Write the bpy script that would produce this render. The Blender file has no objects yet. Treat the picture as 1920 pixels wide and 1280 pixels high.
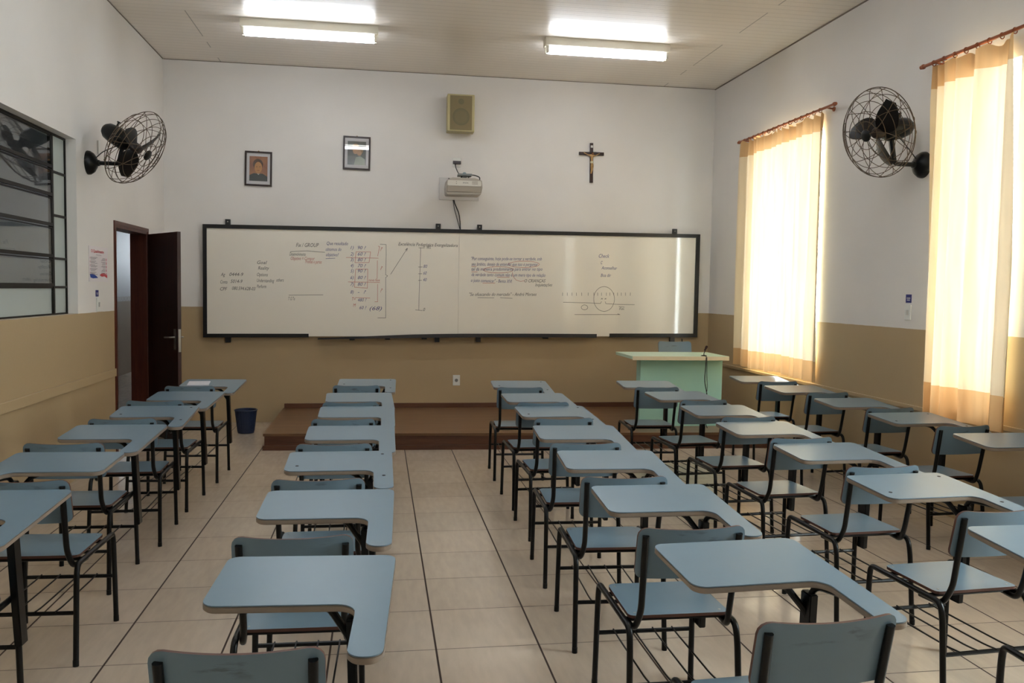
import bpy, bmesh, math, random
from mathutils import Vector, Matrix
random.seed(7)
sc = bpy.context.scene
COL = sc.collection
PI = math.pi

# ---------------------------------------------------------------- camera
CAM_H = 1.5505
YAW, PITCH, ROLL = 0.1555, -0.0603, 0.0166
FOCAL_PX = 1597.9
cam_data = bpy.data.cameras.new('camera')
cam = bpy.data.objects.new('camera', cam_data)
COL.objects.link(cam)
fw = Vector((math.sin(YAW)*math.cos(PITCH), math.cos(YAW)*math.cos(PITCH), math.sin(PITCH)))
r0 = Vector((math.cos(YAW), -math.sin(YAW), 0)); u0 = r0.cross(fw)
rt = r0*math.cos(ROLL)+u0*math.sin(ROLL); up = -r0*math.sin(ROLL)+u0*math.cos(ROLL)
M = Matrix(((rt.x, up.x, -fw.x, 0), (rt.y, up.y, -fw.y, 0), (rt.z, up.z, -fw.z, CAM_H), (0, 0, 0, 1)))
cam.matrix_world = M
cam_data.sensor_width = 36.0
cam_data.lens = FOCAL_PX/1920*36.0
cam_data.clip_start = 0.05
sc.camera = cam

# ---------------------------------------------------------------- light and exposure
SKY_STRENGTH = 11.0
TUBE_STRENGTH = 9.5
sc.view_settings.view_transform = 'Standard'
sc.view_settings.look = 'None'
sc.view_settings.exposure = 1.38
sc.view_settings.gamma = 1.0
sc.view_settings.use_curve_mapping = False
sc.cycles.use_denoising = True
sc.cycles.max_bounces = 10
sc.cycles.diffuse_bounces = 5
sc.cycles.transparent_max_bounces = 12
sc.cycles.sample_clamp_indirect = 6.0
world = bpy.data.worlds.new('daylight'); sc.world = world
world.use_nodes = True
bg = world.node_tree.nodes['Background']
bg.inputs[0].default_value = (0.84, 0.93, 1.0, 1)
bg.inputs[1].default_value = SKY_STRENGTH

# room measures (metres)
XL, XR, YB, YR, CH = -2.353, 4.0, 9.968, -1.6, 4.012
WZ = 1.306                      # top of the ochre wainscot paint
WIN_R = [(7.36, 8.78), (4.92, 5.62), (1.7, 3.3)]   # windows in the right wall, y ranges
WIN_RZ = (0.78, 3.08)
WIN_L = (4.2, 7.2, 1.305, 2.67)
DOOR = (8.17, 9.245, 2.085)
def portal(name, loc, rot, sx, sy):
    l = bpy.data.lights.new(name, 'AREA'); l.shape = 'RECTANGLE'; l.size = sx; l.size_y = sy
    l.cycles.is_portal = True
    o = bpy.data.objects.new(name, l); o.location = loc; o.rotation_euler = rot; COL.objects.link(o)
for y0, y1 in WIN_R:
    portal('window_daylight', (XR+0.30, (y0+y1)/2, sum(WIN_RZ)/2), (0, PI/2, 0), WIN_RZ[1]-WIN_RZ[0], y1-y0)

# ---------------------------------------------------------------- materials
def lin(c):
    return tuple(((v/255)/12.92 if v/255 <= 0.04045 else (((v/255)+0.055)/1.055)**2.4) for v in c)+(1,)
MATS = {}
def mat(name, rgb, rough=0.5, metal=0.0, var=0.0, vscale=8.0, spec=0.5, bump=0.0, bscale=40.0, coat=0.0, emit=None, estr=0.0):
    if name in MATS: return MATS[name]
    m = bpy.data.materials.new(name); m.use_nodes = True
    nt = m.node_tree; b = nt.nodes['Principled BSDF']
    c = lin(rgb)
    b.inputs['Base Color'].default_value = c
    b.inputs['Roughness'].default_value = rough
    b.inputs['Metallic'].default_value = metal
    b.inputs['Specular IOR Level'].default_value = spec
    if coat: b.inputs['Coat Weight'].default_value = coat; b.inputs['Coat Roughness'].default_value = 0.08
    if emit:
        b.inputs['Emission Color'].default_value = lin(emit); b.inputs['Emission Strength'].default_value = estr
    tc = nt.nodes.new('ShaderNodeTexCoord')
    if var:
        n = nt.nodes.new('ShaderNodeTexNoise'); n.inputs['Scale'].default_value = vscale; n.inputs['Detail'].default_value = 4
        r = nt.nodes.new('ShaderNodeMapRange'); r.inputs['To Min'].default_value = 1-var; r.inputs['To Max'].default_value = 1+var
        mx = nt.nodes.new('ShaderNodeMix'); mx.data_type = 'RGBA'; mx.blend_type = 'MULTIPLY'; mx.inputs['Factor'].default_value = 1
        nt.links.new(tc.outputs['Object'], n.inputs['Vector']); nt.links.new(n.outputs['Fac'], r.inputs['Value'])
        mx.inputs[6].default_value = c
        nt.links.new(r.outputs['Result'], mx.inputs[7]); nt.links.new(mx.outputs[2], b.inputs['Base Color'])
    if bump:
        n2 = nt.nodes.new('ShaderNodeTexNoise'); n2.inputs['Scale'].default_value = bscale; n2.inputs['Detail'].default_value = 3
        bp = nt.nodes.new('ShaderNodeBump'); bp.inputs['Strength'].default_value = bump; bp.inputs['Distance'].default_value = 0.01
        nt.links.new(tc.outputs['Object'], n2.inputs['Vector']); nt.links.new(n2.outputs['Fac'], bp.inputs['Height'])
        nt.links.new(bp.outputs['Normal'], b.inputs['Normal'])
    MATS[name] = m
    return m
class NT:
    """small helper for hand-built node trees"""
    def __init__(s, name, rough=0.5, spec=0.5):
        s.m = bpy.data.materials.new(name); s.m.use_nodes = True; s.t = s.m.node_tree
        s.b = s.t.nodes['Principled BSDF']; s.b.inputs['Roughness'].default_value = rough
        s.b.inputs['Specular IOR Level'].default_value = spec
        MATS[name] = s.m
    def n(s, kind, **kw):
        x = s.t.nodes.new(kind)
        for k, v in kw.items(): setattr(x, k, v)
        return x
    def put(s, sock, v):
        if hasattr(v, 'is_linked') or isinstance(v, bpy.types.NodeSocket): s.t.links.new(v, sock)
        else: sock.default_value = v
    def math(s, op, a, b=0.0, c=None):
        x = s.n('ShaderNodeMath', operation=op); s.put(x.inputs[0], a); s.put(x.inputs[1], b)
        if c is not None: s.put(x.inputs[2], c)
        return x.outputs[0]
    def mix(s, f, a, b, blend='MIX'):
        x = s.n('ShaderNodeMix', data_type='RGBA', blend_type=blend); s.put(x.inputs[0], f); s.put(x.inputs[6], a); s.put(x.inputs[7], b)
        return x.outputs[2]
    def pos(s, which='Object'):
        tc = s.n('ShaderNodeTexCoord'); sp = s.n('ShaderNodeSeparateXYZ'); s.t.links.new(tc.outputs[which], sp.inputs[0])
        return tc.outputs[which], sp.outputs
    def noise(s, vec, scale, detail=3, stretch=None):
        if stretch:
            mp = s.n('ShaderNodeMapping'); mp.inputs['Scale'].default_value = stretch; s.t.links.new(vec, mp.inputs[0]); vec = mp.outputs[0]
        x = s.n('ShaderNodeTexNoise'); x.inputs['Scale'].default_value = scale; x.inputs['Detail'].default_value = detail
        s.t.links.new(vec, x.inputs['Vector']); return x.outputs['Fac']
    def rng(s, v, a, b, c, d):
        x = s.n('ShaderNodeMapRange'); s.put(x.inputs[0], v)
        for i, q in enumerate((a, b, c, d)): x.inputs[i+1].default_value = q
        return x.outputs[0]
    def bump(s, h, strength, dist=0.005):
        x = s.n('ShaderNodeBump'); x.inputs['Strength'].default_value = strength; x.inputs['Distance'].default_value = dist
        s.put(x.inputs['Height'], h); s.t.links.new(x.outputs[0], s.b.inputs['Normal'])
def wall_material():
    k = NT('painted_wall', 0.55, 0.3)
    v, p = k.pos()
    n1 = k.noise(v, 0.8, 5); n2 = k.noise(v, 9, 4)
    wob = k.math('ADD', p[2], k.math('MULTIPLY', k.math('SUBTRACT', n2, 0.5), 0.006))
    f = k.rng(wob, WZ-0.002, WZ+0.002, 0, 1)
    col = k.mix(f, lin((180, 158, 124)), lin((228, 224, 220)))
    k.t.links.new(k.mix(1.0, col, k.rng(n1, 0.3, 0.7, 0.94, 1.04), 'MULTIPLY'), k.b.inputs['Base Color'])
    k.put(k.b.inputs['Roughness'], k.rng(p[2], WZ-0.002, WZ+0.002, 0.38, 0.6))
    k.bump(k.noise(v, 45, 4), 0.18, 0.003)
    return k.m
def floor_material():
    k = NT('ceramic_floor_tiles', 0.2, 0.5)
    v, p = k.pos()
    T = 0.45
    def edge(c, off):
        u = k.math('FRACT', k.math('DIVIDE', k.math('SUBTRACT', c, off-100*T), T))
        return k.math('MINIMUM', u, k.math('SUBTRACT', 1.0, u))
    ex = edge(p[0], 0.254); ey = edge(p[1], 3.589)
    gx = k.rng(ex, 0.0080, 0.0115, 1, 0); gy = k.rng(ey, 0.0045, 0.0075, 1, 0)
    g = k.math('MAXIMUM', gx, k.math('MULTIPLY', gy, 0.85))
    st = k.noise(v, 6, 5, (5, 1.0, 1)); bl = k.noise(v, 1.6, 4)
    # one tone per tile
    ix = k.math('FLOOR', k.math('DIVIDE', k.math('SUBTRACT', p[0], 0.254-45), T)); iy = k.math('FLOOR', k.math('DIVIDE', k.math('SUBTRACT', p[1], 3.589-45), T))
    cx = k.n('ShaderNodeCombineXYZ'); k.t.links.new(ix, cx.inputs[0]); k.t.links.new(iy, cx.inputs[1])
    wn = k.n('ShaderNodeTexWhiteNoise'); k.t.links.new(cx.outputs[0], wn.inputs['Vector'])
    tone = k.math('ADD', k.rng(st, 0.3, 0.7, 0.94, 1.04), k.rng(wn.outputs['Value'], 0, 1, -0.035, 0.035))
    tone = k.math('MULTIPLY', tone, k.rng(bl, 0.3, 0.7, 0.96, 1.04))
    base = k.mix(1.0, lin((198, 182, 165)), tone, 'MULTIPLY')
    k.t.links.new(k.mix(g, base, lin((58, 40, 30))), k.b.inputs['Base Color'])
    k.put(k.b.inputs['Roughness'], k.math('ADD', k.math('MULTIPLY', g, 0.6), k.rng(st, 0.3, 0.7, 0.11, 0.19)))
    k.bump(k.math('SUBTRACT', 1.0, g), 0.5, 0.0015)
    return k.m
def ceiling_material():
    k = NT('ceiling_planks', 0.3, 0.4)
    v, p = k.pos()
    u = k.math('FRACT', k.math('DIVIDE', k.math('ADD', p[1], 50), 0.10))
    e = k.math('MINIMUM', u, k.math('SUBTRACT', 1.0, u))
    g = k.rng(e, 0.02, 0.07, 1, 0)
    u2 = k.math('FRACT', k.math('DIVIDE', k.math('ADD', p[1], 50.05), 0.10)); e2 = k.math('MINIMUM', u2, k.math('SUBTRACT', 1.0, u2))
    # butt joints of the planks on two lines, dashed
    def joint(x0):
        d = k.math('ABSOLUTE', k.math('SUBTRACT', p[0], x0)); return k.rng(d, 0.003, 0.007, 1, 0)
    iy = k.math('FLOOR', k.math('DIVIDE', k.math('ADD', p[1], 50), 0.20))
    wn = k.n('ShaderNodeTexWhiteNoise', noise_dimensions='1D'); k.t.links.new(iy, wn.inputs['W'])
    dash = k.math('GREATER_THAN', wn.outputs['Value'], 0.45)
    j = k.math('MULTIPLY', k.math('MAXIMUM', joint(-1.745), joint(3.35)), dash)
    n1 = k.noise(v, 0.7, 3)
    base = k.mix(1.0, lin((240, 232, 222)), k.rng(n1, 0.3, 0.7, 0.95, 1.05), 'MULTIPLY')
    c = k.mix(k.math('MULTIPLY', g, 0.22), base, lin((120, 110, 98)))
    c = k.mix(k.math('MULTIPLY', j, 0.6), c, lin((80, 70, 60)))
    k.t.links.new(c, k.b.inputs['Base Color'])
    k.bump(k.math('SUBTRACT', k.math('SUBTRACT', 1.0, g), k.math('MULTIPLY', k.rng(e2, 0.02, 0.07, 1, 0), 0.3)), 0.5, 0.003)
    return k.m
def wood_material(name, a, b, scale=6, stretch=(1, 12, 12), rough=0.35, board=None):
    k = NT(name, rough, 0.5)
    v, p = k.pos()
    n = k.noise(v, scale, 6, stretch); n2 = k.noise(v, scale*4, 3, stretch)
    f = k.math('ADD', k.math('MULTIPLY', n, 0.7), k.math('MULTIPLY', n2, 0.3))
    c = k.mix(k.rng(f, 0.35, 0.65, 0, 1), lin(a), lin(b))
    if board:
        u = k.math('FRACT', k.math('DIVIDE', k.math('ADD', p[1], 50), board)); e = k.math('MINIMUM', u, k.math('SUBTRACT', 1.0, u))
        c = k.mix(k.rng(e, 0.01, 0.03, 0.75, 0), c, lin((52, 32, 22)))
    k.t.links.new(c, k.b.inputs['Base Color'])
    return k.m
def glass_material(name, tint=(1, 1, 1, 1), refl=0.12):
    m = bpy.data.materials.new(name); m.use_nodes = True; t = m.node_tree; t.nodes.clear()
    o = t.nodes.new('ShaderNodeOutputMaterial'); mx = t.nodes.new('ShaderNodeMixShader'); tr = t.nodes.new('ShaderNodeBsdfTransparent')
    gl = t.nodes.new('ShaderNodeBsdfGlossy'); lw = t.nodes.new('ShaderNodeLayerWeight'); mr = t.nodes.new('ShaderNodeMapRange')
    tr.inputs[0].default_value = tint; gl.inputs['Roughness'].default_value = 0.01
    lw.inputs[0].default_value = 0.35; mr.inputs[3].default_value = refl; mr.inputs[4].default_value = 0.9
    t.links.new(lw.outputs['Facing'], mr.inputs[0]); 
    pw = t.nodes.new('ShaderNodeMath'); pw.operation = 'POWER'; pw.inputs[1].default_value = 2.5; t.links.new(lw.outputs['Facing'], pw.inputs[0]); t.links.new(pw.outputs[0], mr.inputs[0])
    t.links.new(mr.outputs[0], mx.inputs[0]); t.links.new(tr.outputs[0], mx.inputs[1]); t.links.new(gl.outputs[0], mx.inputs[2]); t.links.new(mx.outputs[0], o.inputs[0])
    MATS[name] = m
    return m
def fabric_material(name, rgb, trans_rgb, tfac):
    m = bpy.data.materials.new(name); m.use_nodes = True; t = m.node_tree; t.nodes.clear()
    o = t.nodes.new('ShaderNodeOutputMaterial'); mx = t.nodes.new('ShaderNodeMixShader'); d = t.nodes.new('ShaderNodeBsdfDiffuse'); tr = t.nodes.new('ShaderNodeBsdfTranslucent')
    tc = t.nodes.new('ShaderNodeTexCoord'); mp = t.nodes.new('ShaderNodeMapping'); mp.inputs['Scale'].default_value = (1, 14, 0.5)
    n = t.nodes.new('ShaderNodeTexNoise'); n.inputs['Scale'].default_value = 3.0; n.inputs['Detail'].default_value = 4
    r = t.nodes.new('ShaderNodeMapRange'); r.inputs[1].default_value = 0.3; r.inputs[2].default_value = 0.7; r.inputs[3].default_value = 0.74; r.inputs[4].default_value = 1.15
    cm = t.nodes.new('ShaderNodeMix'); cm.data_type = 'RGBA'; cm.blend_type = 'MULTIPLY'; cm.inputs[0].default_value = 1; cm.inputs[6].default_value = lin(trans_rgb)
    t.links.new(tc.outputs['Object'], mp.inputs[0]); t.links.new(mp.outputs[0], n.inputs['Vector']); t.links.new(n.outputs['Fac'], r.inputs[0]); t.links.new(r.outputs[0], cm.inputs[7])
    d.inputs[0].default_value = lin(rgb); t.links.new(cm.outputs[2], tr.inputs[0]); mx.inputs[0].default_value = tfac
    t.links.new(d.outputs[0], mx.inputs[1]); t.links.new(tr.outputs[0], mx.inputs[2]); t.links.new(mx.outputs[0], o.inputs[0])
    MATS[name] = m
    return m
def frosted_material():
    m = glass_material('frosted_glass', (0.95, 0.98, 0.98, 1), 0.03); t = m.node_tree
    o = [n for n in t.nodes if n.type == 'OUTPUT_MATERIAL'][0]; src = o.inputs[0].links[0].from_socket
    mx = t.nodes.new('ShaderNodeMixShader'); d = t.nodes.new('ShaderNodeBsdfDiffuse'); d.inputs[0].default_value = lin((206, 214, 210)); mx.inputs[0].default_value = 0.55
    t.links.new(src, mx.inputs[1]); t.links.new(d.outputs[0], mx.inputs[2]); t.links.new(mx.outputs[0], o.inputs[0]); return m
M_FROST = frosted_material()
M_WALL = wall_material(); M_FLOOR = floor_material(); M_CEIL = ceiling_material()
M_PLAT = wood_material('platform_wood', (104, 74, 52), (128, 94, 66), 3, (0.6, 9, 9), 0.3, 0.2)
M_RISER = wood_material('platform_riser_wood', (84, 52, 38), (106, 68, 48), 3, (0.6, 9, 9), 0.35)
M_DOOR = wood_material('dark_door_wood', (42, 20, 16), (62, 30, 22), 4, (6, 6, 0.5), 0.35)
M_DOORF = wood_material('door_frame_wood', (78, 34, 24), (100, 48, 32), 4, (6, 6, 0.5), 0.35)
M_ROD = mat('varnished_rod_wood', (150, 80, 44), 0.35)
M_GLASS = glass_material('window_glass', (0.93, 0.96, 0.95, 1), 0.035)
M_PGLASS = glass_material('picture_glass', (1, 1, 1, 1), 0.05)
M_CURT = fabric_material('cream_curtain_fabric', (238, 222, 190), (255, 228, 196), 0.105)
M_HEM = fabric_material('tan_curtain_hem', (214, 178, 130), (244, 190, 134), 0.10)
M_BLACK = mat('black_enamel_tube', (6, 6, 6), 0.3, 0.0, spec=0.3)
M_FANBLK = mat('black_fan_enamel', (7, 9, 8), 0.35, spec=0.35)
M_WIRE = mat('fan_cage_wire', (96, 80, 64), 0.4, 0.6)
M_BLADE = mat('dark_fan_blade', (14, 10, 8), 0.38, 0.0, spec=0.35)
M_BRASS = mat('worn_brass', (150, 120, 70), 0.35, 0.8)
M_BLUE = mat('light_blue_laminate', (108, 130, 145), 0.3, 0, 0.035, 14, 0.42)
def scuffed_material():
    k = NT('scuffed_blue_laminate', 0.33, 0.42)
    v, p = k.pos(); oi = k.n('ShaderNodeObjectInfo'); cx = k.n('ShaderNodeVectorMath', operation='ADD')
    sc_ = k.n('ShaderNodeVectorMath', operation='SCALE'); cb = k.n('ShaderNodeCombineXYZ')
    for q in range(3): k.t.links.new(oi.outputs['Random'], cb.inputs[q])
    k.t.links.new(cb.outputs[0], sc_.inputs[0]); sc_.inputs['Scale'].default_value = 40
    k.t.links.new(v, cx.inputs[0]); k.t.links.new(sc_.outputs[0], cx.inputs[1])
    n1 = k.noise(cx.outputs[0], 9, 6, (1.0, 1.0, 4.0)); n2 = k.noise(cx.outputs[0], 3, 2)
    band = k.math('MULTIPLY', k.rng(p[2], 0.69, 0.72, 0, 1), k.rng(p[2], 0.745, 0.765, 1, 0))
    side = k.rng(k.math('ABSOLUTE', p[0]), 0.06, 0.13, 1, 0)
    f = k.math('MULTIPLY', k.math('MULTIPLY', band, side), k.rng(n1, 0.58, 0.67, 0, 0.5))
    base = k.mix(1.0, lin((108, 130, 145)), k.rng(n2, 0.3, 0.7, 0.95, 1.05), 'MULTIPLY')
    k.t.links.new(k.mix(f, base, lin((58, 60, 66))), k.b.inputs['Base Color']); return k.m
M_BACK = scuffed_material()
M_EDGE = mat('beige_edge_trim', (138, 122, 108), 0.28, 0, 0.12, 30)
M_PLY = mat('brown_plywood_edge', (84, 52, 42), 0.5)
M_SCREW = mat('dark_screw_head', (40, 38, 40), 0.4, 0.5)
M_RIVET = mat('steel_rivet', (170, 170, 168), 0.3, 0.9)
M_RUBBER = mat('black_plastic_cap', (8, 8, 8), 0.5, spec=0.3)
M_BOARD = mat('whiteboard_enamel', (240, 234, 222), 0.07, 0, 0.012, 1.5, 0.5)
M_BFRAME = mat('black_board_frame', (22, 20, 20), 0.4)
M_TRAY = mat('grey_tray_aluminium', (70, 70, 72), 0.4, 0.5)
M_WHITE = mat('white_plastic', (226, 226, 222), 0.35)
M_LAMPW = mat('lamp_white_enamel', (226, 220, 204), 0.4)
M_GREENF = mat('mint_green_laminate', (172, 220, 206), 0.35, 0, 0.03, 5)
M_GREENT = mat('pale_green_desk_top', (200, 226, 204), 0.3, 0, 0.03, 5)
M_CABLE = mat('black_cable', (24, 22, 26), 0.5)
M_STEEL = mat('satin_steel', (180, 176, 168), 0.28, 0.9)
M_CORR = mat('corridor_wall_paint', (170, 171, 174), 0.6)
M_CORR2 = mat('corridor_lower_paint', (128, 112, 92), 0.5)
M_BIN = mat('navy_plastic', (30, 44, 74), 0.4)

# ---------------------------------------------------------------- mesh helpers
def new_obj(name, bm, m, parent=None, smooth=False):
    me = bpy.data.meshes.new(name); bm.normal_update(); bm.to_mesh(me); bm.free()
    for x in (m if isinstance(m, (list, tuple)) else [m]): me.materials.append(x)
    if smooth:
        for f in me.polygons: f.use_smooth = True
        me.set_sharp_from_angle(angle=math.radians(42))
    o = bpy.data.objects.new(name, me); COL.objects.link(o)
    if parent: o.parent = parent
    return o
def thing(name, label, cat, loc=(0, 0, 0), rz=0.0, group=None):
    o = bpy.data.objects.new(name, None); o.empty_display_size = 0.1; COL.objects.link(o)
    o.location = loc; o.rotation_euler = (0, 0, rz)
    o['label'] = label; o['category'] = cat
    if group: o['group'] = group
    return o
def tag(o, label, cat, group=None):
    o['label'] = label; o['category'] = cat
    if group: o['group'] = group
    return o
def struct(name, bm, m, parent=None, smooth=False):
    o = new_obj(name, bm, m, parent, smooth)
    if not parent: o['kind'] = 'structure'
    return o
def box(bm, x0, y0, z0, x1, y1, z1, mi=0, bevel=0.0):
    vs = [bm.verts.new((x, y, z)) for x in (x0, x1) for y in (y0, y1) for z in (z0, z1)]
    idx = [(0, 1, 3, 2), (4, 6, 7, 5), (0, 4, 5, 1), (2, 3, 7, 6), (0, 2, 6, 4), (1, 5, 7, 3)]
    fs = [bm.faces.new([vs[i] for i in f]) for f in idx]
    for f in fs: f.material_index = mi
    if bevel:
        es = set(e for f in fs for e in f.edges)
        bmesh.ops.bevel(bm, geom=list(es), offset=bevel, segments=2, affect='EDGES', profile=0.5)
    return bm
def rounded(pts, radii, seg=5):
    """2D outline with rounded corners"""
    out = []; n = len(pts)
    for i in range(n):
        p = Vector(pts[i]); a = Vector(pts[i-1]); b = Vector(pts[(i+1) % n]); r = radii[i] if isinstance(radii, (list, tuple)) else radii
        if r <= 0: out.append(p); continue
        da = (a-p).normalized(); db = (b-p).normalized(); ang = da.angle(db); d = r/math.tan(ang/2)
        p0 = p+da*d; p1 = p+db*d; c = p+(da+db).normalized()*(r/math.sin(ang/2))
        a0 = math.atan2(p0.y-c.y, p0.x-c.x); a1 = math.atan2(p1.y-c.y, p1.x-c.x)
        da_ = (a1-a0+PI) % (2*PI)-PI
        for k in range(seg+1):
            t = a0+da_*k/seg; out.append(Vector((c.x+r*math.cos(t), c.y+r*math.sin(t))))
    return out
def prism(bm, outline, fn_top, fn_bot, mi_top=0, mi_side=0, mi_bot=0):
    top = [bm.verts.new(fn_top(p)) for p in outline]; bot = [bm.verts.new(fn_bot(p)) for p in outline]
    f = bm.faces.new(top); f.material_index = mi_top
    g = bm.faces.new(list(reversed(bot))); g.material_index = mi_bot
    n = len(top)
    for i in range(n):
        h = bm.faces.new((top[i], bot[i], bot[(i+1) % n], top[(i+1) % n])); h.material_index = mi_side
    return bm
def smooth_path(pts, r=0.03, seg=4):
    """polyline with its inner corners rounded"""
    P = [Vector(p) for p in pts]; out = [P[0]]
    for i in range(1, len(P)-1):
        rr = r[i-1] if isinstance(r, (list, tuple)) else r
        a = (P[i-1]-P[i]); b = (P[i+1]-P[i]); d = min(rr, a.length*0.48, b.length*0.48)
        p0 = P[i]+a.normalized()*d; p1 = P[i]+b.normalized()*d
        for k in range(seg+1):
            t = k/seg; out.append(p0*(1-t)**2+P[i]*2*t*(1-t)+p1*t*t)
    out.append(P[-1]); return out
def tube(bm, pts, rad, n=8, closed=False, cap=True, flat=1.0, mi=0):
    P = [Vector(p) for p in pts]; rings = []; L = len(P); prev = None
    for i, p in enumerate(P):
        if closed: t = (P[(i+1) % L]-P[i-1]).normalized()
        else: t = (P[min(i+1, L-1)]-P[max(i-1, 0)]).normalized()
        if prev is None:
            u = Vector((1, 0, 0)) if abs(t.x) < 0.9 else Vector((0, 1, 0)); u = (u-t*u.dot(t)).normalized()
        else: u = (prev-t*prev.dot(t)).normalized()
        prev = u; v = t.cross(u); r = rad[i] if isinstance(rad, (list, tuple)) else rad
        rings.append([bm.verts.new(p+u*math.cos(2*PI*k/n)*r+v*math.sin(2*PI*k/n)*r*flat) for k in range(n)])
    m = L if closed else L-1
    for i in range(m):
        a = rings[i]; b = rings[(i+1) % L]
        for k in range(n):
            f = bm.faces.new((a[k], a[(k+1) % n], b[(k+1) % n], b[k])); f.material_index = mi
    if cap and not closed:
        f = bm.faces.new(list(reversed(rings[0]))); f.material_index = mi
        f = bm.faces.new(rings[-1]); f.material_index = mi
    return bm
def lathe(bm, prof, n=24, mtx=None, mi=0):
    """profile [(r, z)] around the z axis"""
    mtx = mtx or Matrix(); rings = []
    for r, z in prof:
        if r < 1e-6: rings.append([bm.verts.new(mtx @ Vector((0, 0, z)))])
        else: rings.append([bm.verts.new(mtx @ Vector((r*math.cos(2*PI*k/n), r*math.sin(2*PI*k/n), z))) for k in range(n)])
    for a, b in zip(rings, rings[1:]):
        for k in range(n):
            q = [a[k % len(a)], a[(k+1) % len(a)], b[(k+1) % len(b)], b[k % len(b)]]
            q = list(dict.fromkeys(q))
            if len(q) > 2:
                f = bm.faces.new(q); f.material_index = mi
    return bm
def BM(): return bmesh.new()
def text_mesh(name, s, size, m, parent, origin, xdir, zdir, width=None, shear=0.0, thick=0.0, bold=0.0):
    """flat lettering: origin at the left end of the base line"""
    cu = bpy.data.curves.new(name, 'FONT'); cu.body = s; cu.size = size; cu.shear = shear; cu.offset = bold; cu.resolution_u = 2
    to = bpy.data.objects.new('tmp', cu); COL.objects.link(to)
    dg = bpy.context.evaluated_depsgraph_get(); dg.update()
    me = bpy.data.meshes.new_from_object(to.evaluated_get(dg)); bpy.data.objects.remove(to); bpy.data.curves.remove(cu)
    xs = [v.co.x for v in me.vertices] or [0, 1]
    k = (width/(max(xs)-min(xs))) if width else 1.0
    X = Vector(xdir).normalized(); Z = Vector(zdir).normalized(); O = Vector(origin); x0 = min(xs)
    for v in me.vertices: v.co = O+X*((v.co.x-x0)*k)+Z*v.co.y
    me.materials.clear(); me.materials.append(m); me.name = name
    o = bpy.data.objects.new(name, me); COL.objects.link(o)
    if parent: o.parent = parent
    return o
def join_meshes(objs, name):
    bm = BM()
    for o in objs: bm.from_mesh(o.data)
    m = objs[0].data.materials[0]; par = objs[0].parent
    for o in objs: bpy.data.objects.remove(o)
    return new_obj(name, bm, m, par)

# ---------------------------------------------------------------- room shell
bm = BM(); box(bm, -4.6, YR-0.3, -0.12, XR+0.3, 18.0, 0.0); struct('floor', bm, M_FLOOR)
bm = BM(); box(bm, XL-0.15, YR-0.15, CH, XR+0.28, YB+0.2, CH+0.1); struct('ceiling', bm, M_CEIL)
bm = BM(); box(bm, XL-0.15, YB, 0, XR+0.28, YB+0.2, CH); struct('wall_back', bm, M_WALL)
bm = BM(); box(bm, XL-0.15, YR-0.15, 0, XR+0.28, YR, CH); struct('wall_rear', bm, M_WALL)
bm = BM()
wy0, wy1, wz0, wz1 = WIN_L; dy0, dy1, dz = DOOR; a, b = XL-0.15, XL
box(bm, a, YR, 0, b, wy0, CH); box(bm, a, wy0, 0, b, wy1, wz0); box(bm, a, wy0, wz1, b, wy1, CH)
box(bm, a, wy1, 0, b, dy0, CH); box(bm, a, dy0, dz, b, dy1, CH); box(bm, a, dy1, 0, b, YB, CH)
struct('wall_left', bm, M_WALL)
bm = BM(); a, b = XR, XR+0.28; y = YR
for y0, y1 in sorted(WIN_R):
    box(bm, a, y, 0, b, y0, CH); box(bm, a, y0, 0, b, y1, WIN_RZ[0]); box(bm, a, y0, WIN_RZ[1], b, y1, CH); y = y1
box(bm, a, y, 0, b, YB, CH); struct('wall_right', bm, M_WALL)
# strips coloured dark as the shadow line where planks meet walls, and the chair rails
M_GAP = mat('shadow_gap_strip', (128, 116, 104), 0.6)
bm = BM(); box(bm, XR-0.008, YR, CH-0.012, XR, YB, CH-0.001); struct('trim_shadow_1', bm, M_GAP)
bm = BM(); box(bm, XL+0.008, YB-0.005, CH-0.006, XR-0.009, YB, CH-0.001); struct('trim_shadow_2', bm, M_GAP)
bm = BM(); box(bm, XL, YR, CH-0.008, XL+0.005, YB-0.01, CH-0.001); struct('trim_shadow_3', bm, M_GAP)
bm = BM(); box(bm, XL, YR, 0.715, XL+0.018, DOOR[0]-0.045, 0.785, bevel=0.004); struct('trim_4', bm, M_WALL)
bm = BM(); box(bm, XR-0.022, YR, 0.700, XR, YB-0.3, 0.732, bevel=0.004); struct('trim_5', bm, M_WALL)

# right-hand windows: white iron frames and panes set deep in the wall
for i, (y0, y1) in enumerate(WIN_R):
    z0, z1 = WIN_RZ; x = XR+0.17
    bm = BM()
    box(bm, x, y0, z0, x+0.04, y0+0.045, z1); box(bm, x, y1-0.045, z0, x+0.04, y1, z1)
    box(bm, x, y0+0.045, z0, x+0.04, y1-0.045, z0+0.045); box(bm, x, y0+0.045, z1-0.045, x+0.04, y1-0.045, z1)
    n = max(1, round((y1-y0)/0.5))
    for k in range(1, n): yy = y0+(y1-y0)*k/n; box(bm, x+0.005, yy-0.012, z0+0.045, x+0.035, yy+0.012, z1-0.045)
    for k in range(1, 4): zz = z0+(z1-z0)*k/4; box(bm, x+0.008, y0+0.045, zz-0.01, x+0.032, y1-0.045, zz+0.01)
    f = struct('window_%d' % (i+1), bm, M_WHITE)
    bm = BM(); box(bm, x+0.018, y0+0.045, z0+0.045, x+0.022, y1-0.045, z1-0.045); g = new_obj('pane', bm, M_GLASS, f)

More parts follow.
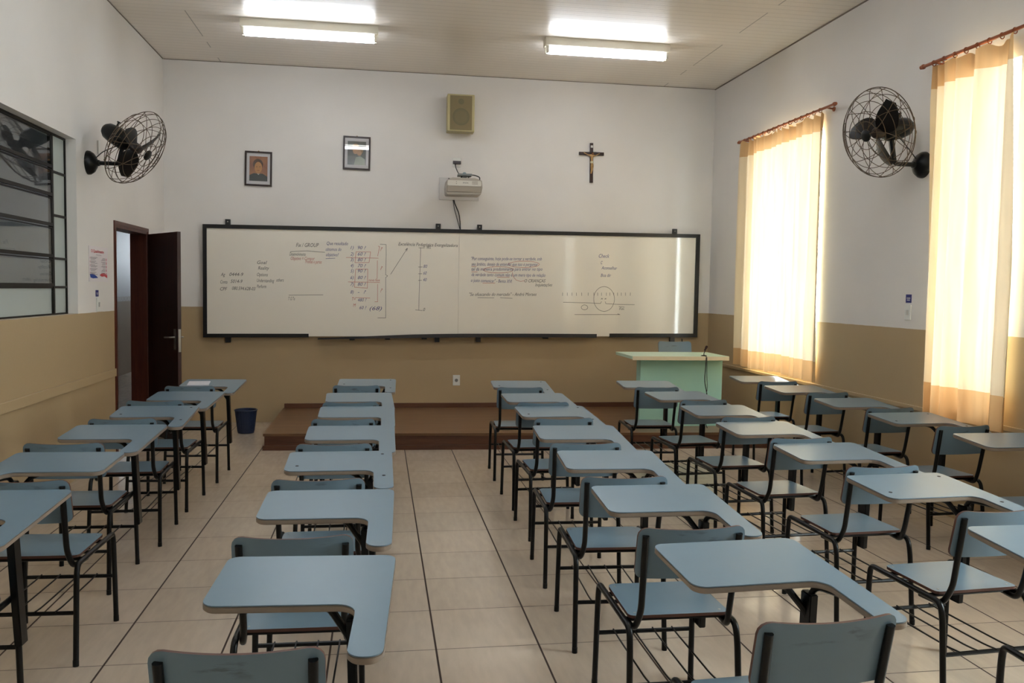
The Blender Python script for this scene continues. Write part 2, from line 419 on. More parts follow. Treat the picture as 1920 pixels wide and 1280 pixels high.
# left-hand window to the corridor: dark steel frame, tilting sashes
M_IRON = mat('dark_brown_steel', (26, 22, 18), 0.5, spec=0.3)
y0, y1, z0, z1 = WIN_L; x0, x1 = XL-0.10, XL-0.075
bm = BM(); f_ = 0.016
box(bm, x0, y0, z0, x1, y0+f_, z1); box(bm, x0, y1-f_, z0, x1, y1, z1)
box(bm, x0, y0+f_, z0, x1, y1-f_, z0+0.012); box(bm, x0, y0+f_, z1-f_, x1, y1-f_, z1)
ym = 6.905
for yy in (ym, 5.15): box(bm, x0, yy-0.014, z0+0.012, x1+0.006, yy+0.014, z1-f_)
for zz in (1.515, 1.733, 2.058, 2.384): box(bm, x0, ym+0.014, zz-0.009, x1, y1-f_, zz+0.009)
for zz in (1.515,): box(bm, x0, 5.164, zz-0.009, x1, ym-0.014, zz+0.009); box(bm, x0, y0+f_, zz-0.009, x1, 5.136, zz+0.009)
lw = struct('window_4', bm, M_IRON)
bm = BM(); box(bm, x0+0.010, y0+f_, z0+0.012, x0+0.014, ym-0.014, 1.506); new_obj('pane', bm, M_FROST, lw)
bm = BM(); box(bm, x0+0.010, ym+0.014, z0+0.012, x0+0.014, y1-f_, z1-f_); new_obj('pane', bm, M_FROST, lw)
rows = (1.515, 1.733, 1.967, 2.190, 2.400, 2.654)
for s0, s1 in ((5.164, ym-0.014), (y0+f_, 5.136)):
    for k in range(5):
        za, zb = rows[k]+0.004, rows[k+1]-0.004; tilt = 0.006 if k >= 2 else 0.003   # lower edge swings into the room
        bm = BM()
        def P(y, z): return Vector((x1+0.004+tilt*(zb-z)/(zb-za), y, z))
        for (ya, yb, zc, zd) in ((s0, s1, za, za+0.024), (s0, s1, zb-0.008, zb), (s0, s0+0.014, za, zb), (s1-0.014, s1, za, zb)):
            vs = [P(ya, zc), P(yb, zc), P(yb, zd), P(ya, zd)]
            t = [bm.verts.new(v) for v in vs]; u = [bm.verts.new(v-Vector((0.012, 0, 0))) for v in vs]
            bm.faces.new(t); bm.faces.new(list(reversed(u)))
            for q in range(4): bm.faces.new((t[q], u[q], u[(q+1) % 4], t[(q+1) % 4]))
        bmesh.ops.recalc_face_normals(bm, faces=bm.faces)
        sash = new_obj('sash', bm, M_IRON, lw)
        bm = BM(); vs = [P(s0+0.012, za+0.018), P(s1-0.012, za+0.018), P(s1-0.012, zb-0.014), P(s0+0.012, zb-0.014)]
        t = [bm.verts.new(v-Vector((0.004, 0, 0))) for v in vs]; u = [bm.verts.new(v-Vector((0.008, 0, 0))) for v in vs]
        bm.faces.new(t); bm.faces.new(list(reversed(u)))
        for q in range(4): bm.faces.new((t[q], u[q], u[(q+1) % 4], t[(q+1) % 4]))
        bmesh.ops.recalc_face_normals(bm, faces=bm.faces)
        new_obj('sash_pane', bm, M_GLASS, lw)

# door: frame and the leaf standing open into the room
y0, y1, z1 = DOOR; bm = BM(); w = 0.03
box(bm, XL-0.155, y0, 0, XL+0.006, y0+w, z1); box(bm, XL-0.155, y1-w, 0, XL+0.006, y1, z1); box(bm, XL-0.155, y0+w, z1-w, XL+0.006, y1-w, z1)
box(bm, XL, y0-0.035, 0, XL+0.012, y0+0.004, z1+0.03); box(bm, XL, y1-0.004, 0, XL+0.012, y1+0.035, z1+0.03); box(bm, XL, y0+0.004, z1-0.004, XL+0.012, y1-0.004, z1+0.03)
dr = struct('door_1', bm, M_DOORF)
bm = BM()
LX, LY = 0.755, 0.035
box(bm, 0, -LY, 0.012, LX, 0, z1-0.03, bevel=0.002)
leaf = new_obj('door_leaf', bm, M_DOOR, dr)
hx, hy = XL+0.045, y1-0.02
ang = math.radians(-55.5)
leaf.location = (hx, hy, 0); leaf.rotation_euler = (0, 0, ang)
bm = BM()
box(bm, LX-0.0015, -LY+0.006, 0.90, LX+0.003, -0.006, 1.12)
box(bm, LX-0.09, -LY-0.004, 0.92, LX-0.05, -LY, 1.12)
box(bm, LX-0.09, 0, 0.92, LX-0.05, 0.004, 1.12)
for s in (-1, 1):
    yb = -LY-0.004 if s < 0 else 0.004
    tube(bm, smooth_path([(LX-0.07, yb, 1.04), (LX-0.07, yb+s*0.045, 1.04), (LX-0.19, yb+s*0.05, 1.035)], 0.02), 0.008)
hd = new_obj('door_handle', bm, M_STEEL, dr, True); hd.location = leaf.location; hd.rotation_euler = leaf.rotation_euler

# corridor seen through the door and the left window
CX = -4.3
bm = BM(); box(bm, CX-0.15, YR-0.3, 1.33, CX, 18, 3.3); struct('wall_corridor', bm, M_CORR)
bm = BM(); box(bm, CX-0.15, YR-0.3, 0, CX, 18, 1.25); struct('wall_corridor_lower', bm, M_CORR2)
k = NT('speckled_tile_band', 0.4); v, p = k.pos()
ck = k.n('ShaderNodeTexChecker'); ck.inputs['Scale'].default_value = 22; k.t.links.new(v, ck.inputs['Vector'])
ck.inputs[1].default_value = lin((176, 170, 160)); ck.inputs[2].default_value = lin((110, 106, 104)); k.t.links.new(ck.outputs[0], k.b.inputs['Base Color'])
bm = BM(); box(bm, CX-0.15, YR-0.3, 1.25, CX+0.004, 18, 1.33); struct('trim_6', bm, k.m)
bm = BM(); box(bm, CX-0.15, YR-0.3, 3.3, XL-0.15, 18, 3.4); struct('ceiling_corridor', bm, M_CORR)
bm = BM(); box(bm, XL-0.15, YB+0.2, 0, XL-0.05, 18, 3.3); struct('wall_corridor_side', bm, M_CORR)
bm = BM(); box(bm, CX, YR-0.3, 0, XL-0.15, YR-0.2, 3.3); struct('wall_corridor_end', bm, M_CORR)
bm = BM(); box(bm, CX, 18.0, 0, XL-0.05, 18.1, 1.9); box(bm, CX, 18.0, 2.5, XL-0.05, 18.1, 3.3); box(bm, CX, 18.0, 1.9, CX+0.5, 18.1, 2.5); box(bm, XL-0.55, 18.0, 1.9, XL-0.05, 18.1, 2.5); struct('wall_corridor_far', bm, M_CORR)
# unseen roof overhang, added outside the right-hand windows to shade the curtain tops
bm = BM(); box(bm, XR+0.28, YR, 3.12, XR+1.7, YB+0.2, 3.24); struct('added_roof_eave', bm, M_CEIL)

# ---------------------------------------------------------------- wooden platform under the board
pl = thing('teaching_platform', 'low brown wooden platform along the back wall under the whiteboard', 'platform', (0, 0, 0))
def quad_prism(bm, pts, z0, z1):
    t = [bm.verts.new((x, y, z1)) for x, y in pts]; u = [bm.verts.new((x, y, z0)) for x, y in pts]
    bm.faces.new(t); bm.faces.new(list(reversed(u))); n = len(pts)
    for q in range(n): bm.faces.new((t[q], u[q], u[(q+1) % n], t[(q+1) % n]))
PX, PY = -1.06, 8.24
bm = BM(); quad_prism(bm, [(PX-0.012, PY-0.012), (XR-0.03, PY-0.212), (XR-0.03, YB-0.003), (PX-0.012, YB-0.003)], 0.135, 0.16); bmesh.ops.recalc_face_normals(bm, faces=bm.faces); new_obj('deck', bm, M_PLAT, pl)
bm = BM(); quad_prism(bm, [(PX, PY), (XR-0.03, PY-0.2), (XR-0.03, PY-0.18), (PX+0.02, PY+0.02), (PX+0.02, YB-0.003), (PX, YB-0.003)], 0.045, 0.135); bmesh.ops.recalc_face_normals(bm, faces=bm.faces); new_obj('riser', bm, M_RISER, pl)
bm = BM(); quad_prism(bm, [(PX-0.015, PY-0.015), (XR-0.03, PY-0.215), (XR-0.03, PY-0.18), (PX+0.02, PY+0.02), (PX+0.02, YB-0.003), (PX-0.015, YB-0.003)], 0, 0.045); bmesh.ops.recalc_face_normals(bm, faces=bm.faces); new_obj('skirting', bm, M_RISER, pl)
bm = BM(); box(bm, PX, YB-0.015, 0.16, XR-0.03, YB-0.003, 0.215, bevel=0.003); new_obj('skirting', bm, M_RISER, pl)

# ---------------------------------------------------------------- student writing-tablet chairs
HN, SL, YN, YF = 0.72, 0.071, 0.089, 0.427
def tz(y): return HN+SL*(y-YN)
TAB = [(-0.18, YN), (-0.18, YF), (0.313, YF), (0.309, -0.192), (0.222, -0.192), (0.222, YN)]
TRAD = [0.042, 0.035, 0.035, 0.038, 0.040, 0.05]
def tablet_bm(mir=1, inset=0.0, z_off=0.0, th=0.004):
    o = rounded(TAB, TRAD, 6)
    if inset:
        n = len(o); q = []
        for i in range(n):
            e = (o[(i+1) % n]-o[i-1]).normalized(); q.append(o[i]+Vector((e.y, -e.x))*inset)
        o = q
    bm = BM()
    prism(bm, o, lambda p: (mir*p.x, p.y, tz(p.y)+z_off), lambda p: (mir*p.x, p.y, tz(p.y)+z_off-th))
    bmesh.ops.recalc_face_normals(bm, faces=bm.faces); return bm
def rounded_panel(bm, w, yfun, z0, z1, th, r0_, r1_, sag=0.0, nx=14, nz=6):
    """curved backrest panel, rounded corners, centre pushed back"""
    def half(z):
        if z > z1-r1_: d = z-(z1-r1_); return w-r1_+math.sqrt(max(0, r1_*r1_-d*d))
        if z < z0+r0_: d = (z0+r0_)-z; return w-r0_+math.sqrt(max(0, r0_*r0_-d*d))
        return w
    zs = [z0+r0_*(1-math.cos(PI/2*k/4)) for k in range(5)]+[z0+r0_+(z1-z0-r0_-r1_)*k/nz for k in range(1, nz)]+[z1-r1_+r1_*math.sin(PI/2*k/4) for k in range(5)]
    F = []; B = []
    for z in zs:
        h = half(z); fr = []; bk = []
        for i in range(nx+1):
            x = -h+2*h*i/nx; c = 1-(x/w)**2; zz = z-sag*c*((z-z0)/(z1-z0)); y = yfun(z)-0.020*c
            fr.append(bm.verts.new((x, y+th/2, zz))); bk.append(bm.verts.new((x, y-th/2, zz)))
        F.append(fr); B.append(bk)
    m = len(zs)
    for j in range(m-1):
        for i in range(nx):
            bm.faces.new((F[j][i], F[j+1][i], F[j+1][i+1], F[j][i+1])).material_index = 0
            bm.faces.new((B[j][i], B[j][i+1], B[j+1][i+1], B[j+1][i])).material_index = 0
        for X in (0, nx):
            bm.faces.new((F[j][X], F[j+1][X], B[j+1][X], B[j][X])).material_index = 1
    for j in (0, m-1):
        for i in range(nx): bm.faces.new((F[j][i], F[j][i+1], B[j][i+1], B[j][i])).material_index = 1
    bmesh.ops.recalc_face_normals(bm, faces=bm.faces)
def back_y(z): return -0.246-(z-0.59)*0.22
R_T = 0.0115
def leg_bm(front, s):
    bm = BM()
    if front: pts = [(s*0.198, 0.204, 0.0), (s*0.193, 0.196, 0.36), (s*0.191, 0.192, 0.412), (s*0.191, -0.03, 0.408)]
    else: pts = [(s*0.198, -0.273, 0.0), (s*0.193, -0.242, 0.34), (s*0.191, -0.225, 0.404), (s*0.191, -0.03, 0.408)]
    tube(bm, smooth_path(pts, [0.045, 0.045], 5), R_T, 10); return bm
def foot_bm(front, s):
    bm = BM(); y = 0.204 if front else -0.273; tube(bm, [(s*0.198, y, 0), (s*0.1978, y, 0.025)], R_T+0.0006, 10); return bm
def chair_base(t, parts, mir=1):
    # seat
    bm = BM(); o = rounded([(-0.183, -0.192), (0.183, -0.192), (0.176, 0.13), (-0.176, 0.13)], [0.022, 0.022, 0.03, 0.03], 4)
    prism(bm, o, lambda p: (p.x, p.y, 0.432), lambda p: (p.x, p.y, 0.421), 0, 1, 1)
    bmesh.ops.recalc_face_normals(bm, faces=bm.faces); seat = new_obj('seat', bm, [M_BLUE, M_PLY], t)
    bm = BM()
    for x in (-0.155, 0.155):
        for y in (-0.165, 0.10): lathe(bm, [(0, 0.4335), (0.004, 0.4332), (0.006, 0.4315)], 8, Matrix.Translation((x, y, 0)))
    r = new_obj('rivet', bm, M_RIVET, seat); r['kind'] = 'stuff'
    # backrest
    bm = BM(); rounded_panel(bm, 0.188, back_y, 0.585, 0.772, 0.010, 0.03, 0.035, 0.010); bk = new_obj('backrest', bm, [M_BACK, M_PLY], t, True)
    bm = BM()
    for s in (-1, 1):
        for z in (0.62, 0.70):
            c = Vector((s*0.163, back_y(z)-0.0215, z)); lathe(bm, [(0, 0.003), (0.004, 0.002), (0.005, 0)], 8, Matrix.Translation(c) @ Matrix.Rotation(PI/2, 4, 'X'))
    new_obj('rivet', bm, M_RIVET, bk)['kind'] = 'stuff'
    for f in (True, False):
        for s in (-1, 1):
            l = new_obj('leg', leg_bm(f, s), M_BLACK, t, True); new_obj('foot_cap', foot_bm(f, s), M_RUBBER, l, True)
    for s in (-1, 1):
        bm = BM()
        tube(bm, smooth_path([(s*0.180, -0.10, 0.392), (s*0.168, -0.205, 0.390), (s*0.158, -0.243, 0.46), (s*0.164, back_y(0.742)-0.016, 0.742)], [0.03, 0.045, 0.06], 5), 0.0115, 10)
        new_obj('back_post', bm, M_BLACK, t, True)
    bm = BM()
    bm.free()
    for x, y, z in ((0.196, 0.200, 0.213), (0.196, -0.254, 0.213), (0.185, -0.15, 0.405), (0.185, 0.10, 0.403)):
        bm = BM(); tube(bm, [(-x, y, z), (x, y, z)], 0.0088, 8); new_obj('crossbar', bm, M_BLACK, t, True)
    bm = BM()
    for x in (-0.125, -0.045, 0.035, 0.115): tube(bm, smooth_path([(x, 0.208, 0.221), (x, 0.15, 0.217), (x, -0.20, 0.215), (x, -0.262, 0.221)], 0.05), 0.0035, 6)
    new_obj('book_rack', bm, M_BLACK, t, True)
    return t
def writing_chair(label, screws=False, mir=1, stained=False):
    t = thing('writing_chair', label, 'chair')
    chair_base(t, None, mir)
    tab = new_obj('writing_tablet', tablet_bm(mir, 0.0012, 0.0, 0.003), M_BLUE, t)
    bm = tablet_bm(mir, 0.0, -0.0018, 0.020)
    bmesh.ops.bevel(bm, geom=[e for e in bm.edges if abs(e.calc_face_angle(0)) > 1.0], offset=0.004, segments=2, affect='EDGES')
    ed = new_obj('edge_trim', bm, M_EDGE, tab, True)
    if screws:
        bm = BM()
        for x, y in ((-0.125, 0.175), (0.265, 0.365), (0.268, 0.0)):
            lathe(bm, [(0, 0.0022), (0.006, 0.0018), (0.0085, 0)], 10, Matrix.Translation((mir*x, y, tz(y))) @ Matrix.Rotation(math.atan(SL), 4, 'X'))
        new_obj('screw_head', bm, M_SCREW, tab)
    # broad flat post beside the front leg, with its brace and the bar under the tablet
    bm = BM(); x = 0.219
    a0, a1 = Vector((mir*(x-0.002), 0.168, 0.237)), Vector((mir*(x-0.012), 0.135, 0.668))
    vs = []
    for c in (a0, a1):
        vs.append([bm.verts.new(c+Vector((sx*0.013, sy*0.027, 0))) for sx, sy in ((-1, -1), (1, -1), (1, 1), (-1, 1))])
    bm.faces.new(vs[0]); bm.faces.new(list(reversed(vs[1])))
    for q in range(4): bm.faces.new((vs[0][q], vs[0][(q+1) % 4], vs[1][(q+1) % 4], vs[1][q]))
    bmesh.ops.recalc_face_normals(bm, faces=bm.faces); bmesh.ops.bevel(bm, geom=list(bm.edges), offset=0.003, segments=2, affect='EDGES')
    new_obj('tablet_post', bm, M_BLACK, t, True)
    bm = BM()
    tube(bm, smooth_path([(mir*0.207, 0.14, 0.56), (mir*0.207, 0.14, 0.60), (mir*0.14, 0.17, 0.688), (mir*0.06, 0.19, 0.700)], 0.03), 0.011, 8)
    tube(bm, smooth_path([(mir*0.207, 0.138, 0.64), (mir*0.215, 0.12, 0.693), (mir*0.262, 0.02, 0.690), (mir*0.268, -0.15, 0.678)], 0.04), 0.010, 8)
    tube(bm, [(-mir*0.10, 0.20, 0.702), (mir*0.262, 0.20, 0.702)], 0.0095, 8)
    tube(bm, smooth_path([(-mir*0.10, 0.20, 0.702), (-mir*0.13, 0.20, 0.702), (-mir*0.13, 0.36, 0.714)], 0.03), 0.0095, 8)
    new_obj('tablet_brace', bm, M_BLACK, t, True)
    return t
def children_of(o): return [c for c in KIDS.get(o.name, [])]
def copy_tree(o, parent=None):
    c = o.copy(); COL.objects.link(c)
    if parent is not None: c.parent = parent
    for ch in list(o.children): copy_tree(ch, c)
    return c
ROWS = {
 1: ('left wall row', [(-1.439, 7.166, -0.019), (-1.475, 6.296, -0.043), (-1.478, 5.495, 0.029), (-1.515, 4.706, -0.018), (-1.391, 3.878, -0.037), (-1.497, 3.1, -0.024)]),
 2: ('second row from the left', [(-0.167, 7.196, -0.022), (-0.197, 6.184, 0.032), (-0.204, 5.427, -0.002), (-0.217, 4.605, 0.0), (-0.241, 3.811, 0.005), (-0.256, 3.001, -0.024), (-0.281, 2.156, -0.062)]),
 3: ('middle row', [(1.147, 7.052, -0.04), (1.136, 6.133, 0.034), (1.124, 5.393, 0.034), (1.075, 4.55, -0.034), (1.051, 3.752, -0.043), (1.048, 2.979, -0.005), (1.073, 2.172, 0.055)]),
 4: ('row beside the window row', [(2.296, 7.049, -0.037), (2.343, 6.225, 0.088), (2.33, 5.4, 0.045), (2.287, 4.632, 0.06), (2.298, 3.874, 0.045), (2.273, 3.092, 0.066), (2.224, 2.255, 0.0)]),
 5: ('window row', [(3.574, 7.493, -0.017), (3.573, 6.664, 0.07), (3.556, 5.772, 0.044), (3.532, 4.983, 0.06), (3.54, 4.135, -0.009)])}
ORD = ['frontmost', 'second', 'third', 'fourth', 'fifth', 'sixth', 'seventh']
SCREWED = {(1, 3), (2, 1), (2, 5), (3, 1), (3, 3), (5, 4), (4, 6)}
SPECIAL = {(1, 1): 'light blue writing chair with a white pad, frontmost by the door',
           (1, 5): 'light blue left-handed writing chair, second from the camera in the left wall row',
           (2, 7): 'light blue writing chair nearest the camera in the second row from the left',
           (3, 7): 'light blue writing chair nearest the camera in the middle row',
           (4, 7): 'light blue writing chair nearest the camera, row next to the window row'}
proto = {}
for r, (rn, spots) in ROWS.items():
    for i, (x, y, a) in enumerate(spots):
        key = ('L' if (r, i+1) == (1, 5) else 'S' if (r, i+1) in SCREWED else 'P')
        if key in proto: o = copy_tree(proto[key])
        else: o = writing_chair('', key == 'S', -1 if key == 'L' else 1); proto[key] = o
        o.location = (x, y, 0); o.rotation_euler = (0, 0, a)
        nm = ORD[i]
        lab = 'light blue writing chair, %s from the board in the %s' % (nm if i else 'first', rn)
        if key == 'S': lab = 'light blue chair, bolted writing tablet, %s from board in the %s' % (nm if i else 'first', rn)
        o['label'] = SPECIAL.get((r, i+1), lab); o['group'] = 'writing chairs, '+rn

# white pad on the frontmost tablet by the door
bm = BM(); zc = tz(0.20)
box(bm, -0.085, -0.085, 0.0, 0.085, 0.085, 0.009, bevel=0.003)
pd = new_obj('paper_pad', bm, mat('white_paper', (222, 220, 226), 0.6)); pd.location = (-1.475, 7.37, zc+0.0005); pd.rotation_euler = (math.atan(SL), 0, 0.1)
tag(pd, 'small white paper pad lying on the frontmost writing tablet by the door', 'paper')

# ---------------------------------------------------------------- teacher's desk and chair
dk = thing('teacher_desk', 'mint green teacher desk standing on the platform before the board', 'desk', (3.06, 8.63, 0.16))
bm = BM(); o = rounded([(-0.522, -0.31), (0.522, -0.31), (0.522, 0.31), (-0.522, 0.31)], 0.02, 3)
prism(bm, o, lambda p: (p.x, p.y, 0.742), lambda p: (p.x, p.y, 0.712)); bmesh.ops.recalc_face_normals(bm, faces=bm.faces)
new_obj('desk_top', bm, M_GREENT, dk)
bm = BM(); box(bm, -0.515, -0.316, 0.700, 0.515, -0.304, 0.741, bevel=0.003); new_obj('edge_band', bm, mat('cream_edge_band', (226, 216, 188), 0.35), dk)
bm = BM(); box(bm, -0.385, -0.17, 0.0, 0.505, -0.15, 0.712, bevel=0.002); new_obj('front_panel', bm, M_GREENF, dk)
for s in (-0.380, 0.485):
    bm = BM(); box(bm, s-0.005, -0.15, 0.0, s+0.015, -0.03, 0.712, bevel=0.002); new_obj('side_panel', bm, M_GREENF, dk)
tc_ = thing('teacher_chair', 'light blue chair behind the mint green desk', 'chair', (3.385, 9.14, 0.16), PI)
chair_base(tc_, None); tc_.scale = (1.06, 1.06, 1.08)
# microphone with hanging cable
mc = thing('microphone', 'small black microphone with dangling cable at the mint green desk edge', 'microphone', (3.325, 8.38, 0.902))
bm = BM(); lathe(bm, [(0, 0), (0.03, 0), (0.03, 0.006), (0.012, 0.012), (0, 0.012)], 14); new_obj('base', bm, M_RUBBER, mc)
bm = BM(); tube(bm, smooth_path([(0, 0, 0.01), (0, 0, 0.03), (0.012, 0, 0.055)], 0.01), 0.004, 8); new_obj('stem', bm, M_RUBBER, mc, True)
bm = BM(); lathe(bm, [(0, -0.028), (0.008, -0.026), (0.010, 0.0), (0.013, 0.012), (0.014, 0.022), (0.010, 0.031), (0, 0.034)], 14, Matrix.Translation((0.018, 0, 0.078)) @ Matrix.Rotation(0.5, 4, 'Y')); new_obj('head', bm, mat('microphone_mesh', (60, 34, 28), 0.5, 0.4), mc, True)
bm = BM(); tube(bm, smooth_path([(0, -0.028, 0.006), (0.0, -0.068, 0.0), (-0.006, -0.072, -0.12), (-0.015, -0.074, -0.25), (0.02, -0.075, -0.40), (0.035, -0.075, -0.56), (0.01, -0.075, -0.69), (0.02, -0.10, -0.735)], 0.05), 0.0045, 6)
tube(bm, smooth_path([(0.008, -0.028, 0.004), (0.008, -0.067, 0.0), (0.01, -0.070, -0.2), (0.022, -0.072, -0.32), (-0.0, -0.074, -0.45), (-0.02, -0.074, -0.7), (-0.06, -0.12, -0.735)], 0.05), 0.003, 6)
new_obj('cable', bm, M_CABLE, mc, True)

# ---------------------------------------------------------------- waste bin
bn = thing('waste_bin', 'small navy plastic waste bin on the floor by the platform corner', 'bin', (-1.378, 9.25, 0))
bm = BM(); lathe(bm, [(0, 0.004), (0.083, 0.004), (0.110, 0.240), (0.107, 0.240), (0.080, 0.008), (0, 0.008)], 32)
for k in range(24):
    a = 2*PI*k/24; tube(bm, [(0.0845*math.cos(a), 0.0845*math.sin(a), 0.02), (0.1105*math.cos(a), 0.1105*math.sin(a), 0.235)], 0.003, 5)
new_obj('bucket', bm, M_BIN, bn, True)
bm = BM(); tube(bm, [(0.112*math.cos(2*PI*k/32), 0.112*math.sin(2*PI*k/32), 0.243) for k in range(32)], 0.007, 8, True); new_obj('rim', bm, M_BIN, bn, True)

# ---------------------------------------------------------------- whiteboard
wb = thing('whiteboard', 'long two-panel whiteboard covered in handwriting on the back wall', 'whiteboard', (0, 0, 0))
Y1 = YB-0.058                      # front of the panels
def bz(x, top): # the board hangs very slightly out of level
    t = (x+1.933)/5.77; return (2.222+0.038*t) if top else (0.966+0.046*t)
BX0, BX1 = -1.933, 3.836; SEAM = 0.914
def bquad(bm, x0, x1, dz0, dz1, ya, yb, of0=None, of1=None):
    """board-aligned slab; dz0/dz1 measured from lower (of0=False) or upper edge"""
    P = []
    for y in (ya, yb):
        for x in (x0, x1):
            P.append([bm.verts.new((x, y, bz(x, of0)+dz0)), bm.verts.new((x, y, bz(x, of1)+dz1))])
    a, b, c, d = P
    for f in ((a[0], b[0], b[1], a[1]), (c[0], c[1], d[1], d[0]), (a[0], a[1], c[1], c[0]), (b[0], d[0], d[1], b[1]), (a[1], b[1], d[1], c[1]), (a[0], c[0], d[0], b[0])): bm.faces.new(f)
for x0, x1 in ((BX0+0.02, SEAM-0.001), (SEAM+0.001, BX1-0.02)):
    bm = BM(); bquad(bm, x0, x1, 0.012, -0.02, Y1, Y1+0.012, False, True); bmesh.ops.recalc_face_normals(bm, faces=bm.faces); new_obj('panel', bm, M_BOARD, wb)
bm = BM()
bquad(bm, BX0, BX1, -0.043, 0.0, Y1-0.014, Y1+0.02, True, True)
bquad(bm, BX0, BX0+0.042, 0.0, -0.043, Y1-0.014, Y1+0.02, False, True); bquad(bm, BX1-0.05, BX1, 0.0, -0.043, Y1-0.014, Y1+0.02, False, True)
bquad(bm, BX0+0.042, -0.786, 0.0, 0.042, Y1-0.014, Y1+0.02, False, False); bquad(bm, 2.735, BX1-0.05, 0.0, 0.046, Y1-0.014, Y1+0.02, False, False)
bmesh.ops.recalc_face_normals(bm, faces=bm.faces); new_obj('frame', bm, M_BFRAME, wb)
for x in (-1.672, 0.672, 1.155, 3.53):
    for top in (True, False):
        bm = BM(); z = bz(x, top); s = 1 if top else -1
        za, zb = (z-0.01, z+0.062) if top else (z-0.058, z+0.01)
        box(bm, x-0.028, YB-0.03, za, x+0.028, YB-0.0, zb, bevel=0.002); box(bm, x-0.028, Y1+0.012, za if not top else z-0.05, x+0.028, YB-0.03, zb if not top else z+0.0)
        br = new_obj('wall_bracket', bm, M_BFRAME, wb)
        bm = BM(); lathe(bm, [(0, 0.006), (0.006, 0.004), (0.007, 0)], 8, Matrix.Translation((x, YB-0.03, z+s*0.035)) @ Matrix.Rotation(PI/2, 4, 'X')); new_obj('bolt', bm, M_STEEL, br)
bm = BM()   # slightly tilted pen tray over the middle
def tr(x): return 0.960+(0.046*(x+0.68)/3.24)+0.012*math.sin(PI*(x+0.68)/3.24)
n = 12
for k in range(n):
    xa, xb = -0.68+3.24*k/n, -0.68+3.24*(k+1)/n
    vs = []
    for x in (xa, xb):
        z = tr(x); h = 0.010+0.030*min(1, (x+0.68)/1.2)
        vs.append([bm.verts.new(v) for v in ((x, Y1+0.01, z), (x, Y1-0.075, z-0.004), (x, Y1-0.078, z+h), (x, Y1-0.073, z+h), (x, Y1-0.070, z+0.004), (x, Y1+0.01, z+0.008))])
    for q in range(6): bm.faces.new((vs[0][q], vs[0][(q+1) % 6], vs[1][(q+1) % 6], vs[1][q]))
    if k == 0: bm.faces.new(vs[0])
    if k == n-1: bm.faces.new(vs[1])
bmesh.ops.remove_doubles(bm, verts=bm.verts, dist=1e-5); bmesh.ops.recalc_face_normals(bm, faces=bm.faces)
new_obj('pen_tray', bm, M_TRAY, wb)
for x in (-0.30, 0.10, 0.52, 1.95):
    bm = BM(); box(bm, x-0.03, Y1-0.05, tr(x)-0.022, x+0.03, Y1+0.03, tr(x)-0.005, bevel=0.002); new_obj('tray_bracket', bm, M_BFRAME, wb)
INK = {'k': mat('faded_black_marker', (84, 80, 74), 0.5), 'b': mat('faded_blue_marker', (84, 84, 132), 0.5), 'r': mat('faded_red_marker', (190, 104, 92), 0.5)}
